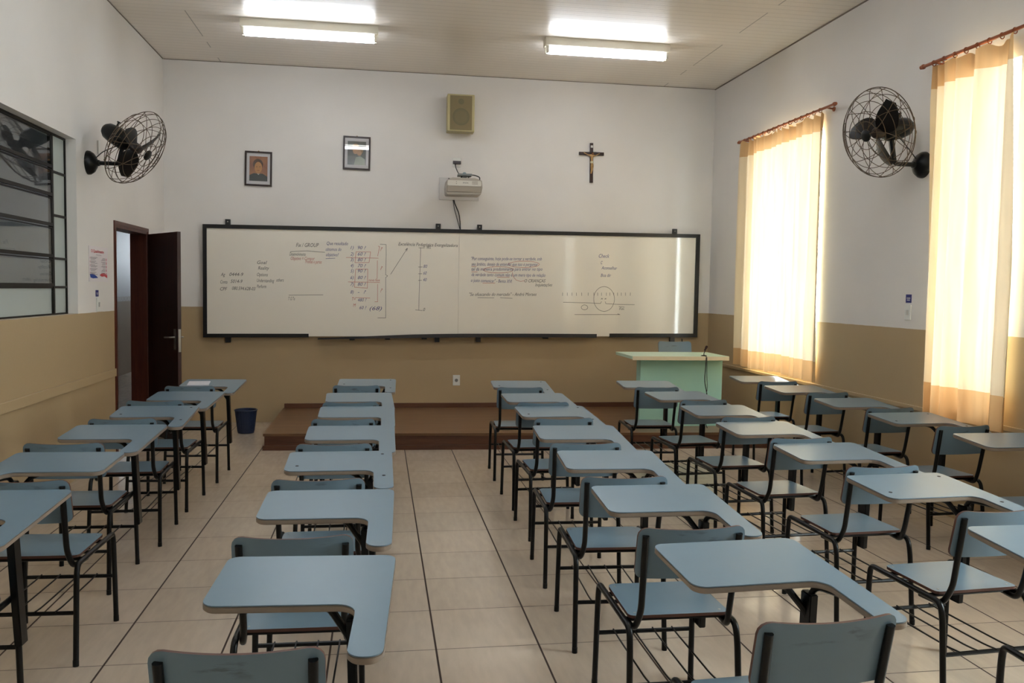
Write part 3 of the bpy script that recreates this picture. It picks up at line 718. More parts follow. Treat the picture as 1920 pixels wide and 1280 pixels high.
WRITING = [["t","Ag",-1.742,1.652,0.046,"k",6],["t","0444-9",-1.65,1.655,0.149,"k",6],["t","Conta",-1.748,1.57,0.075,"k",6],["t","5014-9",-1.639,1.578,0.129,"k",6],["t","CPF",-1.751,1.491,0.077,"k",6],["t","080.594.628-03",-1.622,1.501,0.251,"k",6],["t","Goal",-1.351,1.795,0.107,"k",6],["t","Reality",-1.341,1.731,0.12,"k",6],["t","Options",-1.353,1.659,0.118,"k",6],["t","Understanding",-1.354,1.593,0.188,"k",6],["t","others",-1.142,1.601,0.081,"k",6],["t","Perform",-1.354,1.526,0.102,"k",6],["t","Fix / GROUP",-0.927,1.995,0.25,"k",7],["l","k",[-0.989,1.941],[-0.809,1.953],[-0.61,1.941]],["t","Desenvolvimento",-0.997,1.896,0.176,"k",6],["t","Objetivo = Compor",-0.985,1.848,0.264,"r",6],["t","Frentes e partes",-0.824,1.815,0.18,"r",6],["t","Que resultado",-0.589,2.026,0.238,"b",6],["t","obtemos do",-0.6,1.958,0.174,"b",6],["t","objetivo?",-0.597,1.898,0.142,"b",6],["l","b",[-0.599,1.87],[-0.496,1.877]],["l","k",[-1.006,1.451],[-0.628,1.46]],["t","T G To",-1.01,1.394,0.072,"k",6],["t","1)",-0.324,1.983,0.035,"b",6],["t","90 ?",-0.243,1.985,0.092,"b",6],["t","2)",-0.324,1.911,0.036,"b",6],["t","60 ?",-0.243,1.913,0.092,"b",6],["t","3)",-0.324,1.847,0.036,"b",6],["t","80 ?",-0.242,1.849,0.092,"b",6],["t","4)",-0.323,1.78,0.035,"b",6],["t","70 ?",-0.242,1.781,0.092,"b",6],["t","5)",-0.323,1.719,0.036,"b",6],["t","90 ?",-0.242,1.721,0.093,"b",6],["t","6)",-0.323,1.644,0.036,"b",6],["t","80 ?",-0.241,1.645,0.092,"b",6],["t","7)",-0.322,1.568,0.036,"b",6],["t","80 ?",-0.241,1.569,0.092,"b",6],["t","8)",-0.322,1.48,0.036,"b",6],["t"," -  ?",-0.24,1.481,0.092,"b",6],["t","480 ?",-0.24,1.39,0.099,"b",6],["t","T=",-0.304,1.401,0.042,"r",6],["t","60 ?",-0.22,1.303,0.079,"b",6],["t","(68)",-0.105,1.294,0.139,"b",7],["t","M",-0.291,1.329,0.03,"r",6],["l","r",[-0.262,1.955],[-0.097,1.958],[-0.115,1.837],[-0.272,1.833],[-0.262,1.955]],["l","r",[-0.264,1.758],[-0.129,1.761],[-0.132,1.544],[-0.278,1.553],[-0.264,1.758]],["l","r",[-0.373,1.888],[-0.01,1.888]],["l","r",[-0.349,1.613],[0.007,1.611]],["l","r",[-0.266,1.435],[-0.101,1.432]],["l","r",[-0.014,2.025],[0.004,2.021],[-0.018,1.911]],["l","r",[-0.021,1.862],[-0.023,1.653]],["l","r",[-0.016,1.592],[-0.015,1.39],[-0.048,1.389]],["t","?",0.011,1.972,0.024,"r",7],["t","?",0.013,1.754,0.024,"r",7],["t","?",0.015,1.501,0.024,"r",7],["t","nova fase",-0.119,1.623,0.127,"r",5],["l","k",[0.008,2.048],[0.076,2.046],[0.078,1.932],[0.074,1.7],[0.097,1.689],[0.075,1.67],[0.078,1.207],[-0.013,1.206]],["l","k",[0.131,1.708],[0.319,2.01]],["l","k",[0.293,1.988],[0.319,2.01],[0.311,1.976]],["t","Excelência Pedagógica Evangelizadora",0.216,2.038,0.68,"k",6],["l","k",[0.471,2.021],[0.455,1.3]],["l","k",[0.448,2.017],[0.515,2.017]],["l","k",[0.446,1.797],[0.493,1.798]],["l","k",[0.447,1.72],[0.489,1.721]],["l","k",[0.448,1.644],[0.486,1.645]],["l","k",[0.417,1.303],[0.498,1.296]],["t","100%",0.536,2.009,0.053,"k",6],["t","80",0.504,1.788,0.044,"b",6],["t","60",0.505,1.711,0.038,"b",6],["t","40",0.501,1.634,0.043,"b",6],["t","0",0.507,1.29,0.022,"k",6],["t","\"Por conseguinte, hoje pode-se tornar a verdade, sob",1.058,1.89,0.834,"b",6],["t","seu âmbito, desejo de entender que isso é perguntar",1.061,1.826,0.787,"b",6],["t","tal da maneira predominante para entrar no tipo",1.062,1.768,0.84,"b",6],["t","da verdade tanto comum não é um mero tipo de relação",1.063,1.705,0.877,"b",6],["t","o justo comunicar\" - Bento XVI",1.057,1.638,0.484,"b",6],["t","O CRIANÇAS",1.69,1.643,0.252,"k",6],["t","Inquietações",1.82,1.598,0.204,"k",6],["t","\"Se ofuscando do mercado\" - André Moraes",1.041,1.474,0.796,"k",6],["l","k",[1.14,1.455],[1.332,1.456]],["l","k",[1.405,1.459],[1.548,1.453]],["l","r",[1.865,1.858],[1.859,1.848],[1.841,1.838],[1.812,1.83],[1.773,1.823],[1.729,1.819],[1.681,1.816],[1.634,1.817],[1.589,1.819],[1.551,1.825],[1.522,1.832],[1.503,1.84],[1.497,1.85],[1.503,1.86],[1.521,1.869],[1.55,1.877],[1.588,1.884],[1.632,1.889],[1.68,1.891],[1.728,1.891],[1.772,1.888],[1.811,1.883],[1.84,1.876],[1.859,1.867],[1.865,1.858]],["l","r",[1.556,1.787],[1.55,1.777],[1.533,1.768],[1.505,1.76],[1.468,1.753],[1.426,1.748],[1.38,1.746],[1.334,1.747],[1.292,1.749],[1.255,1.755],[1.227,1.762],[1.21,1.77],[1.204,1.78],[1.209,1.79],[1.227,1.799],[1.255,1.807],[1.291,1.814],[1.333,1.819],[1.379,1.821],[1.424,1.82],[1.467,1.818],[1.504,1.812],[1.532,1.805],[1.55,1.797],[1.556,1.787]],["l","r",[1.543,1.759],[1.553,1.71],[1.592,1.667],[1.643,1.652],[1.687,1.662]],["l","r",[1.062,1.753],[1.131,1.754]],["l","r",[1.195,1.625],[1.34,1.628]],["l","r",[1.364,1.697],[1.509,1.699]],["l","r",[1.061,1.815],[1.117,1.816]],["t","Check",2.582,1.952,0.13,"b",7],["t","C",2.608,1.875,0.023,"b",6],["t","Aconselhar",2.619,1.815,0.191,"b",6],["t","Boa dir",2.611,1.725,0.128,"b",6],["l","k",[2.787,1.463],[2.783,1.425],[2.771,1.389],[2.752,1.358],[2.726,1.334],[2.695,1.319],[2.662,1.313],[2.629,1.318],[2.598,1.332],[2.571,1.355],[2.55,1.386],[2.536,1.421],[2.531,1.46],[2.534,1.498],[2.546,1.534],[2.566,1.565],[2.592,1.589],[2.622,1.604],[2.655,1.61],[2.688,1.605],[2.719,1.591],[2.747,1.568],[2.768,1.537],[2.781,1.502],[2.787,1.463]],["l","k",[2.151,1.529],[2.152,1.494]],["l","k",[2.208,1.529],[2.209,1.495]],["l","k",[2.264,1.53],[2.265,1.496]],["l","k",[2.318,1.531],[2.319,1.496]],["l","k",[2.383,1.532],[2.384,1.497]],["l","k",[2.463,1.533],[2.463,1.499]],["l","k",[2.532,1.535],[2.533,1.5]],["l","k",[2.579,1.535],[2.58,1.5]],["l","k",[2.626,1.536],[2.627,1.501]],["l","k",[2.685,1.537],[2.686,1.502]],["l","k",[2.728,1.538],[2.729,1.503]],["l","k",[2.777,1.538],[2.778,1.503]],["l","k",[2.823,1.539],[2.824,1.504]],["l","k",[2.869,1.54],[2.87,1.505]],["l","k",[2.922,1.541],[2.923,1.506]],["l","k",[2.982,1.542],[2.982,1.507]],["l","k",[2.16,1.416],[2.446,1.413],[2.616,1.407],[2.628,1.431]],["l","k",[2.674,1.432],[2.682,1.406],[2.873,1.399],[3.038,1.399]],["l","k",[2.302,1.271],[2.859,1.278],[2.829,1.287]],["t","x x",2.615,1.456,0.078,"k",4],["l","k",[2.46,1.359],[2.459,1.351],[2.455,1.344],[2.449,1.338],[2.441,1.334],[2.432,1.331],[2.422,1.33],[2.411,1.331],[2.402,1.333],[2.394,1.338],[2.387,1.344],[2.383,1.35],[2.382,1.358],[2.383,1.365],[2.387,1.372],[2.393,1.378],[2.401,1.383],[2.41,1.386],[2.42,1.387],[2.43,1.386],[2.44,1.383],[2.448,1.379],[2.454,1.373],[2.459,1.366],[2.46,1.359]],["l","k",[2.844,1.374],[2.913,1.367]],["t","Fim",2.848,1.332,0.059,"k",5]]
YW = Y1-0.0012
bags = {'k': [], 'b': [], 'r': []}
rnd = random.Random(3)
for w in WRITING:
    if w[0] == 't':
        _, s, x, z, wd, c, h = w
        bags[c].append(text_mesh('handwriting', s, h*0.0091, INK[c], wb, (x, YW, z), (1, 0, rnd.uniform(-0.015, 0.02)), (0, 0, 1), wd, 0.28, bold=-0.0))
    else:
        c = w[1]; bm = BM(); P = [Vector((q[0], YW, q[1])) for q in w[2:]]
        for a, b in zip(P, P[1:]):
            d = (b-a); 
            if d.length < 1e-5: continue
            d.normalize(); nrm = Vector((-d.z, 0, d.x))*0.0022; e = d*0.001
            bm.faces.new([bm.verts.new(v) for v in (a-nrm-e, b-nrm+e, b+nrm+e, a+nrm-e)])
        bags[c].append(new_obj('marker_line', bm, INK[c], wb))
for c, nm in (('k', 'black marker handwriting and lines'), ('b', 'blue marker handwriting'), ('r', 'red marker boxes and notes')):
    o = join_meshes(bags[c], 'handwriting'); o['label'] = nm; o['kind'] = 'stuff'

# ---------------------------------------------------------------- things on the back wall
def wall_frame(label, x0, z0, x1, z1, art):
    t = thing('framed_picture', label, 'picture', ((x0+x1)/2, YB, (z0+z1)/2)); w = (x1-x0)/2; h = (z1-z0)/2; f = 0.019
    t.rotation_euler = (0, math.radians(0.8), 0)
    bm = BM()
    for a in ((-w, -h, w, -h+f), (-w, h-f, w, h), (-w, -h+f, -w+f, h-f), (w-f, -h+f, w, h-f)): box(bm, a[0], -0.024, a[1], a[2], -0.001, a[3], bevel=0.002)
    new_obj('frame', bm, mat('dark_picture_wood', (44, 24, 20), 0.35), t)
    bm = BM(); box(bm, -w+f, -0.010, -h+f, w-f, -0.006, h-f); new_obj('mat_board', bm, mat('grey_white_mount', (206, 204, 206), 0.6), t)
    art(t, w-f, h-f)
    bm = BM(); box(bm, -w+f, -0.0175, -h+f, w-f, -0.016, h-f); new_obj('glass', bm, M_PGLASS, t)
    bm = BM(); lathe(bm, [(0.008, 0), (0.010, 0.003), (0.006, 0.006), (0, 0.006)], 12, Matrix.Translation((0, -0.004, h)) @ Matrix.Rotation(PI/2, 4, 'X')); new_obj('hanger', bm, M_BRASS, t)
def flat(t, name, pts, m, y):
    bm = BM(); bm.faces.new([bm.verts.new((p[0], y, p[1])) for p in pts]); 
    bmesh.ops.recalc_face_normals(bm, faces=bm.faces)
    for f in bm.faces:
        if f.normal.y > 0: f.normal_flip()
    return new_obj(name, bm, m, t)
def ell(cx, cz, rx, rz, n=20, a0=0, a1=2*PI): return [(cx+rx*math.cos(a0+(a1-a0)*k/n), cz+rz*math.sin(a0+(a1-a0)*k/n)) for k in range(n if a1-a0 > 6.2 else n+1)]
def art_portrait(t, w, h):
    a, b = w-0.030, h-0.036
    k = NT('print_brown_backdrop', 0.5); v, p = k.pos(); k.t.links.new(k.mix(k.rng(k.noise(v, 7, 3), 0.3, 0.7, 0, 1), lin((120, 64, 48)), lin((166, 108, 62))), k.b.inputs['Base Color'])
    pr = flat(t, 'print', [(-a, -b), (a, -b), (a, b), (-a, b)], k.m, -0.0105)
    flat(pr, 'coat', [(-a, -b), (a, -b), (a, -b*0.62), (a*0.45, -b*0.38), (0, -b*0.42), (-a*0.5, -b*0.36), (-a, -b*0.55)], mat('print_dark_coat', (40, 44, 42), 0.6), -0.0108)
    flat(pr, 'collar', [(-a*0.16, -b*0.37), (0, -b*0.5), (a*0.16, -b*0.37), (0, -b*0.42)], mat('print_white', (214, 206, 200), 0.6), -0.0112)
    flat(pr, 'hair', ell(-a*0.05, b*0.36, a*0.56, b*0.44), mat('print_brown_hair', (70, 44, 26), 0.6), -0.0110)
    flat(pr, 'face', ell(-a*0.02, b*0.10, a*0.42, b*0.46), mat('print_skin', (186, 130, 72), 0.6), -0.0112)
    for s in (-1, 1): flat(pr, 'eye', ell(s*a*0.17-a*0.02, b*0.16, a*0.09, b*0.025, 8), MATS['print_brown_hair'], -0.0114)
    flat(pr, 'mouth', ell(-a*0.02, -b*0.15, a*0.15, b*0.022, 8), mat('print_lips', (140, 66, 48), 0.6), -0.0114)
    text_mesh('caption', 'retrato', 0.012, MATS['print_white'], pr, (-a*0.55, -0.0115, -b*0.9), (1, 0, 0), (0, 0, 1), a*1.1) if False else None
def art_pair(t, w, h):
    a, b = w-0.030, h-0.036
    k = NT('print_grey_green_backdrop', 0.5); v, p = k.pos(); k.t.links.new(k.mix(k.rng(k.noise(v, 9, 3), 0.3, 0.7, 0, 1), lin((58, 66, 66)), lin((96, 100, 98))), k.b.inputs['Base Color'])
    pr = flat(t, 'print', [(-a, -b), (a, -b), (a, b), (-a, b)], k.m, -0.0105)
    flat(pr, 'robe', [(-a*0.3, -b), (a*0.95, -b), (a*0.9, -b*0.5), (a*0.4, -b*0.25), (-a*0.1, -b*0.35)], mat('print_pale_green', (158, 166, 150), 0.6), -0.0108)
    flat(pr, 'hair', ell(-a*0.12, b*0.44, a*0.42, b*0.36), mat('print_sandy_hair', (150, 124, 90), 0.6), -0.0109)
    flat(pr, 'face', ell(-a*0.15, b*0.18, a*0.28, b*0.26), mat('print_pale_skin', (186, 150, 118), 0.6), -0.0111)
    flat(pr, 'hair', ell(a*0.36, b*0.22, a*0.34, b*0.28), MATS['print_sandy_hair'], -0.0110)
    flat(pr, 'face', ell(a*0.28, b*0.02, a*0.25, b*0.23), MATS['print_pale_skin'], -0.0112)
wall_frame('dark framed portrait of a person in a black coat, left of the two pictures', -1.489, 2.665, -1.195, 3.048, art_portrait)
wall_frame('dark framed picture of two pale figures, nearer the speaker', -0.413, 2.885, -0.109, 3.260, art_pair)

sp = thing('wall_speaker', 'beige loudspeaker box high on the back wall above the projector', 'speaker', (0.905, YB, 3.545))
bm = BM(); box(bm, -0.155, -0.19, -0.208, 0.155, -0.03, 0.208, bevel=0.008); new_obj('cabinet', bm, mat('beige_speaker_case', (188, 176, 132), 0.5), sp)
k = NT('speaker_grille_cloth', 0.7); v, p = k.pos()
d1 = k.math('SQRT', k.math('ADD', k.math('POWER', p[0], 2.0), k.math('POWER', k.math('ADD', p[2], 0.045), 2.0)))
f1 = k.math('MULTIPLY', k.rng(d1, 0.095, 0.1, 1, 0), k.rng(d1, 0.06, 0.085, 0.55, 1))
d2 = k.math('SQRT', k.math('ADD', k.math('POWER', p[0], 2.0), k.math('POWER', k.math('SUBTRACT', p[2], 0.125), 2.0)))
f2 = k.rng(d2, 0.03, 0.036, 1, 0)
k.t.links.new(k.mix(k.math('MULTIPLY', k.math('MAXIMUM', f1, f2), 0.6), lin((136, 122, 88)), lin((104, 98, 74))), k.b.inputs['Base Color'])
bm = BM(); box(bm, -0.125, -0.194, -0.192, 0.125, -0.188, 0.192, bevel=0.003); new_obj('grille', bm, k.m, sp)
bm = BM(); box(bm, -0.04, -0.03, -0.06, 0.04, 0, 0.06); new_obj('mount', bm, M_BLACK, sp)

# crucifix
cr = thing('crucifix', 'dark wooden crucifix with a pale gold figure on the back wall', 'crucifix', (2.478, YB, 3.07)); cr.rotation_euler = (0, math.radians(-0.8), 0)
bm = BM(); box(bm, -0.019, -0.024, -0.232, 0.019, -0.002, 0.232, bevel=0.003); box(bm, -0.151, -0.0235, 0.088, -0.019, -0.003, 0.126, bevel=0.003); box(bm, 0.019, -0.0235, 0.088, 0.151, -0.003, 0.126, bevel=0.003)
new_obj('cross', bm, mat('crucifix_wood', (46, 22, 18), 0.35), cr)
me = bpy.data.meshes.new('figure')
V = [(0, 0.02), (0.0, 0.055), (0.002, 0.082), (0.004, 0.1), (-0.045, 0.09), (-0.098, 0.118), (0.045, 0.084), (0.1, 0.112), (-0.004, 0.0), (0.012, -0.04), (0.006, -0.085), (-0.008, -0.13), (-0.008, -0.04), (-0.006, -0.085), (-0.012, -0.13)]
YD = [-.034, -.035, -.036, -.038, -.032, -.028, -.032, -.028, -.036, -.046, -.040, -.032, -.044, -.038, -.031]
E_ = [(0, 1), (1, 2), (2, 3), (2, 4), (4, 5), (2, 6), (6, 7), (0, 8), (8, 9), (9, 10), (10, 11), (8, 12), (12, 13), (13, 14)]
me.from_pydata([(a*1.0, YD[i], b) for i, (a, b) in enumerate(V)], E_, [])
fo = bpy.data.objects.new('figure', me); COL.objects.link(fo)
sk = fo.modifiers.new('skin', 'SKIN'); RD = [.013, .015, .015, .006, .006, .005, .006, .005, .014, .009, .007, .005, .009, .007, .005]
for i, r in enumerate(RD): me.skin_vertices[0].data[i].radius = (r, r*0.9)
me.skin_vertices[0].data[0].use_root = True
fo.modifiers.new('sub', 'SUBSURF').levels = 2
dg = bpy.context.evaluated_depsgraph_get(); dg.update(); m2 = bpy.data.meshes.new_from_object(fo.evaluated_get(dg)); bpy.data.objects.remove(fo)
m2.materials.clear(); m2.materials.append(mat('pale_gold_plaster', (190, 150, 96), 0.45))
for f in m2.polygons: f.use_smooth = True
fo = bpy.data.objects.new('figure', m2); COL.objects.link(fo); fo.parent = cr
bm = BM(); lathe(bm, [(0, -0.016), (0.008, -0.014), (0.0125, -0.004), (0.0125, 0.006), (0.007, 0.015), (0, 0.017)], 14, Matrix.Translation((0.007, -0.044, 0.103)) @ Matrix.Rotation(0.3, 4, 'Y')); new_obj('head', bm, mat('figure_brown', (120, 80, 48), 0.5), fo, True)
bm = BM(); lathe(bm, [(0.011, -0.016), (0.018, -0.012), (0.0175, 0.006), (0.014, 0.010)], 14, Matrix.Translation((-0.001, -0.0375, 0.006)) @ Matrix.Diagonal((1.05, 0.95, 1, 1))); new_obj('loincloth', bm, mat('figure_cream_cloth', (214, 206, 170), 0.6), fo, True)
bm = BM(); box(bm, -0.012, -0.027, 0.176, 0.015, -0.0235, 0.203, bevel=0.002); new_obj('scroll', bm, M_WHITE, cr)

# projector on its wall arm
pj = thing('projector', 'grey and white projector on a short arm above the whiteboard', 'projector', (0.926, 9.968, 2.70))
bm = BM()
sec = rounded([(-0.20, -0.105), (0.185, -0.105), (0.205, -0.02), (0.197, 0.06), (0.12, 0.083), (-0.13, 0.083), (-0.195, 0.055), (-0.205, -0.02)], [0.025, 0.025, 0.03, 0.02, 0.02, 0.02, 0.02, 0.03], 4)
prism(bm, sec, lambda p: (p.x, -0.46, p.y-0.0), lambda p: (p.x, -0.22, p.y)); bmesh.ops.recalc_face_normals(bm, faces=bm.faces)
bmesh.ops.bevel(bm, geom=[e for e in bm.edges if all(abs(v.co.y+0.46) < 1e-4 for v in e.verts)], offset=0.008, segments=2, affect='EDGES')
body = new_obj('housing', bm, mat('projector_grey', (176, 168, 156), 0.4), pj, True)
bm = BM(); sec2 = rounded([(-0.188, -0.006), (0.192, -0.006), (0.186, 0.052), (-0.182, 0.052)], [0.015, 0.015, 0.012, 0.012], 4)
prism(bm, sec2, lambda p: (p.x, -0.464, p.y), lambda p: (p.x, -0.452, p.y)); bmesh.ops.recalc_face_normals(bm, faces=bm.faces); fp = new_obj('front_strip', bm, mat('projector_white', (218, 214, 204), 0.4), pj)
text_mesh('lettering', 'EPSON', 0.020, mat('projector_print', (70, 70, 74), 0.5), fp, (-0.015, -0.4655, 0.020), (1, 0, 0), (0, 0, 1), 0.058)
bm = BM()
for z in (0.016, 0.036): lathe(bm, [(0, 0.002), (0.004, 0.001), (0.004, 0)], 10, Matrix.Translation((-0.088, -0.464, z)) @ Matrix.Rotation(PI/2, 4, 'X'))
new_obj('button', bm, MATS['projector_print'], fp)
bm = BM()
for i in range(5): box(bm, 0.085, -0.4655, 0.012+i*0.008, 0.150, -0.4635, 0.015+i*0.008)
new_obj('vent', bm, mat('projector_vent', (150, 138, 128), 0.5), fp)
bm = BM(); box(bm, -0.19, -0.4665, -0.078, 0.19, -0.456, -0.010, bevel=0.006); new_obj('lower_cover', bm, mat('projector_taupe', (160, 150, 136), 0.45), pj)
bm = BM(); lathe(bm, [(0, 0.006), (0.012, 0.005), (0.014, 0)], 14, Matrix.Translation((-0.165, -0.40, 0.074))); new_obj('focus_knob', bm, M_BLACK, pj)
bm = BM(); box(bm, -0.065, -0.42, 0.112, 0.09, -0.28, 0.135, bevel=0.003); box(bm, 0.0, -0.30, 0.115, 0.05, 0.0, 0.132); new_obj('mounting_arm', bm, mat('bracket_grey', (126, 130, 130), 0.4, 0.5), pj)
bm = BM(); lathe(bm, [(0.022, 0), (0.020, 0.012), (0.012, 0.02), (0, 0.022)], 12, Matrix.Translation((0.01, -0.36, 0.135))); new_obj('adjuster', bm, mat('blue_grey_steel', (126, 150, 158), 0.35, 0.6), pj)
bm = BM()
for x in (-0.03, 0.05): tube(bm, [(x, -0.36, 0.075), (x+0.01, -0.36, 0.114)], 0.008, 8)
new_obj('support', bm, M_BLACK, pj)
bm = BM(); box(bm, -0.245, -0.012, -0.120, 0.215, 0, 0.135, bevel=0.003); new_obj('wall_plate', bm, mat('off_white_plate', (208, 204, 200), 0.5), pj)
bm = BM(); tube(bm, smooth_path([(0.06, -0.37, 0.125), (0.12, -0.375, 0.128), (0.185, -0.37, 0.105), (0.18, -0.36, 0.065)], 0.04), 0.006, 8); new_obj('cable', bm, M_CABLE, pj, True)
bm = BM()
tube(bm, smooth_path([(-0.075, -0.014, -0.118), (-0.07, -0.016, -0.15), (-0.015, -0.018, -0.27), (-0.002, -0.018, -0.36), (0.003, -0.020, -0.455)], 0.06), 0.006, 8)
tube(bm, smooth_path([(-0.085, -0.012, -0.118), (-0.07, -0.013, -0.22), (-0.035, -0.013, -0.34), (0.0, -0.016, -0.455)], 0.06), 0.0035, 8)
new_obj('cable', bm, M_CABLE, pj, True)
pg = thing('power_outlet', 'white wall outlet with a dark plug above the projector', 'outlet', (0.879, YB, 3.015))
bm = BM(); box(bm, -0.048, -0.012, -0.052, 0.048, 0, 0.052, bevel=0.004); new_obj('cover_plate', bm, M_WHITE, pg)
bm = BM(); box(bm, -0.046, -0.045, -0.022, 0.046, -0.012, 0.012, bevel=0.004); new_obj('plug', bm, mat('dark_plug', (74, 68, 70), 0.5), pg)
bm = BM(); tube(bm, smooth_path([(-0.02, -0.032, -0.018), (-0.015, -0.032, -0.06), (0.012, -0.10, -0.14), (0.03, -0.30, -0.185)], 0.04), 0.005, 8); new_obj('cord', bm, M_CABLE, pg, True)
po = thing('power_outlet', 'white wall outlet low on the ochre wall below the whiteboard', 'outlet', (0.907, YB, 0.48))
bm = BM(); box(bm, -0.042, -0.010, -0.062, 0.042, 0, 0.062, bevel=0.004); new_obj('cover_plate', bm, M_WHITE, po)
bm = BM(); lathe(bm, [(0, 0.004), (0.018, 0.004), (0.02, 0)], 16, Matrix.Translation((0, -0.010, 0)) @ Matrix.Rotation(PI/2, 4, 'X')); new_obj('socket', bm, mat('grey_socket', (120, 118, 116), 0.5), po)
bm = BM(); tube(bm, smooth_path([(3.66, YB-0.02, 0.99), (3.665, YB-0.02, 0.93), (3.69, YB-0.02, 0.86), (3.70, YB-0.02, 0.75)], 0.04), 0.007, 8)
tag(new_obj('cable', bm, M_CABLE, None, True), 'short black cable hanging below the right end of the whiteboard', 'cable')

# ---------------------------------------------------------------- left wall: poster, sign, switch
ps = thing('poster', 'white paper poster with red heading on the wall beside the door', 'poster', (XL+0.002, 7.70, 1.71))
def wy(bm, y0, z0, y1, z1, x0, x1): box(bm, x0, y0, z0, x1, y1, z1)
bm = BM(); wy(bm, -0.245, -0.147, 0.245, 0.147, 0, 0.003); sheet = new_obj('sheet', bm, mat('poster_paper', (226, 220, 222), 0.5), ps)
RED = mat('poster_red', (196, 60, 70), 0.5); GRY = mat('poster_grey_print', (128, 116, 126), 0.5); BLU = mat('poster_blue', (44, 74, 158), 0.5); PNK = mat('poster_pink', (206, 140, 156), 0.5)
text_mesh('heading', 'O Quadrimestre', 0.036, RED, sheet, (0.0036, -0.19, 0.095), (0, 1, 0), (0, 0, 1), 0.33, bold=0.0008)
text_mesh('subheading', 'Horários', 0.014, GRY, sheet, (0.0036, -0.06, 0.073), (0, 1, 0), (0, 0, 1), 0.13)
bm = BM(); bm2 = BM()
for r in range(5):
    z = 0.056-r*0.031
    for q in range(3):
        wy(bm, -0.205, z-q*0.0085-0.0035, -0.205+0.17-0.03*((r+q) % 3), z-q*0.0085, 0.003, 0.0036)
        wy(bm, 0.105-0.02*((r*2+q) % 3), z-q*0.0085-0.0035-0.003, 0.175, z-q*0.0085-0.003, 0.003, 0.0036)
    wy(bm2, 0.19, z-0.024, 0.213, z-0.002, 0.003, 0.0036); wy(bm2, -0.222, z-0.012, -0.213, z, 0.003, 0.0036)
new_obj('small_print', bm, GRY, sheet)['kind'] = 'stuff'; new_obj('icons', bm2, PNK, sheet)['kind'] = 'stuff'
bm = BM(); bm.faces.new([bm.verts.new((0.0034, y, z)) for y, z in ((-0.23, -0.085), (-0.15, -0.082), (-0.06, -0.100), (-0.02, -0.116), (-0.08, -0.118), (-0.15, -0.121), (-0.21, -0.114))]); new_obj('blue_wave', bm, BLU, sheet)
bm = BM(); bm.faces.new([bm.verts.new((0.0034, y, z)) for y, z in ((0.02, -0.092), (0.07, -0.078), (0.14, -0.074), (0.225, -0.086), (0.225, -0.116), (0.15, -0.100), (0.08, -0.104))]); new_obj('red_wave', bm, RED, sheet)
sg = thing('switch_sign', 'tiny blue sign above the white switch beside the door', 'sign', (XL, 7.66, 1.465))
bm = BM(); wy(bm, -0.035, -0.027, 0.035, 0.027, 0, 0.003); pl_ = new_obj('plate', bm, mat('navy_sign', (42, 46, 120), 0.45), sg)
bm = BM(); wy(bm, -0.022, -0.002, 0.022, 0.004, 0.003, 0.0036); wy(bm, -0.016, -0.014, 0.016, -0.009, 0.003, 0.0036); new_obj('print', bm, M_WHITE, pl_)
def switch(label, x, s, y, z):
    t = thing('light_switch', label, 'switch', (x, y, z))
    bm = BM(); box(bm, min(0, s*0.010), -0.036, -0.058, max(0, s*0.010), 0.036, 0.058, bevel=0.003); new_obj('cover_plate', bm, M_WHITE, t)
    bm = BM(); box(bm, min(s*0.010, s*0.016), -0.012, -0.02, max(s*0.010, s*0.016), 0.012, 0.02, bevel=0.002); new_obj('rocker', bm, mat('grey_rocker', (190, 188, 184), 0.4), t)
switch('white light switch on the left wall beside the door', XL, 1, 7.68, 1.37)
switch('white light switch on the right wall between the two curtains', XR, -1, 5.972, 1.43)
sg = thing('switch_sign', 'tiny blue sign above the switch between the two curtains', 'sign', (XR, 5.975, 1.535))
bm = BM(); wy(bm, -0.034, -0.032, 0.034, 0.032, -0.003, 0); pl_ = new_obj('plate', bm, MATS['navy_sign'], sg)
bm = BM(); wy(bm, -0.022, 0.0, 0.022, 0.007, -0.0036, -0.003); wy(bm, -0.018, -0.014, 0.018, -0.008, -0.0036, -0.003); new_obj('print', bm, M_WHITE, pl_)

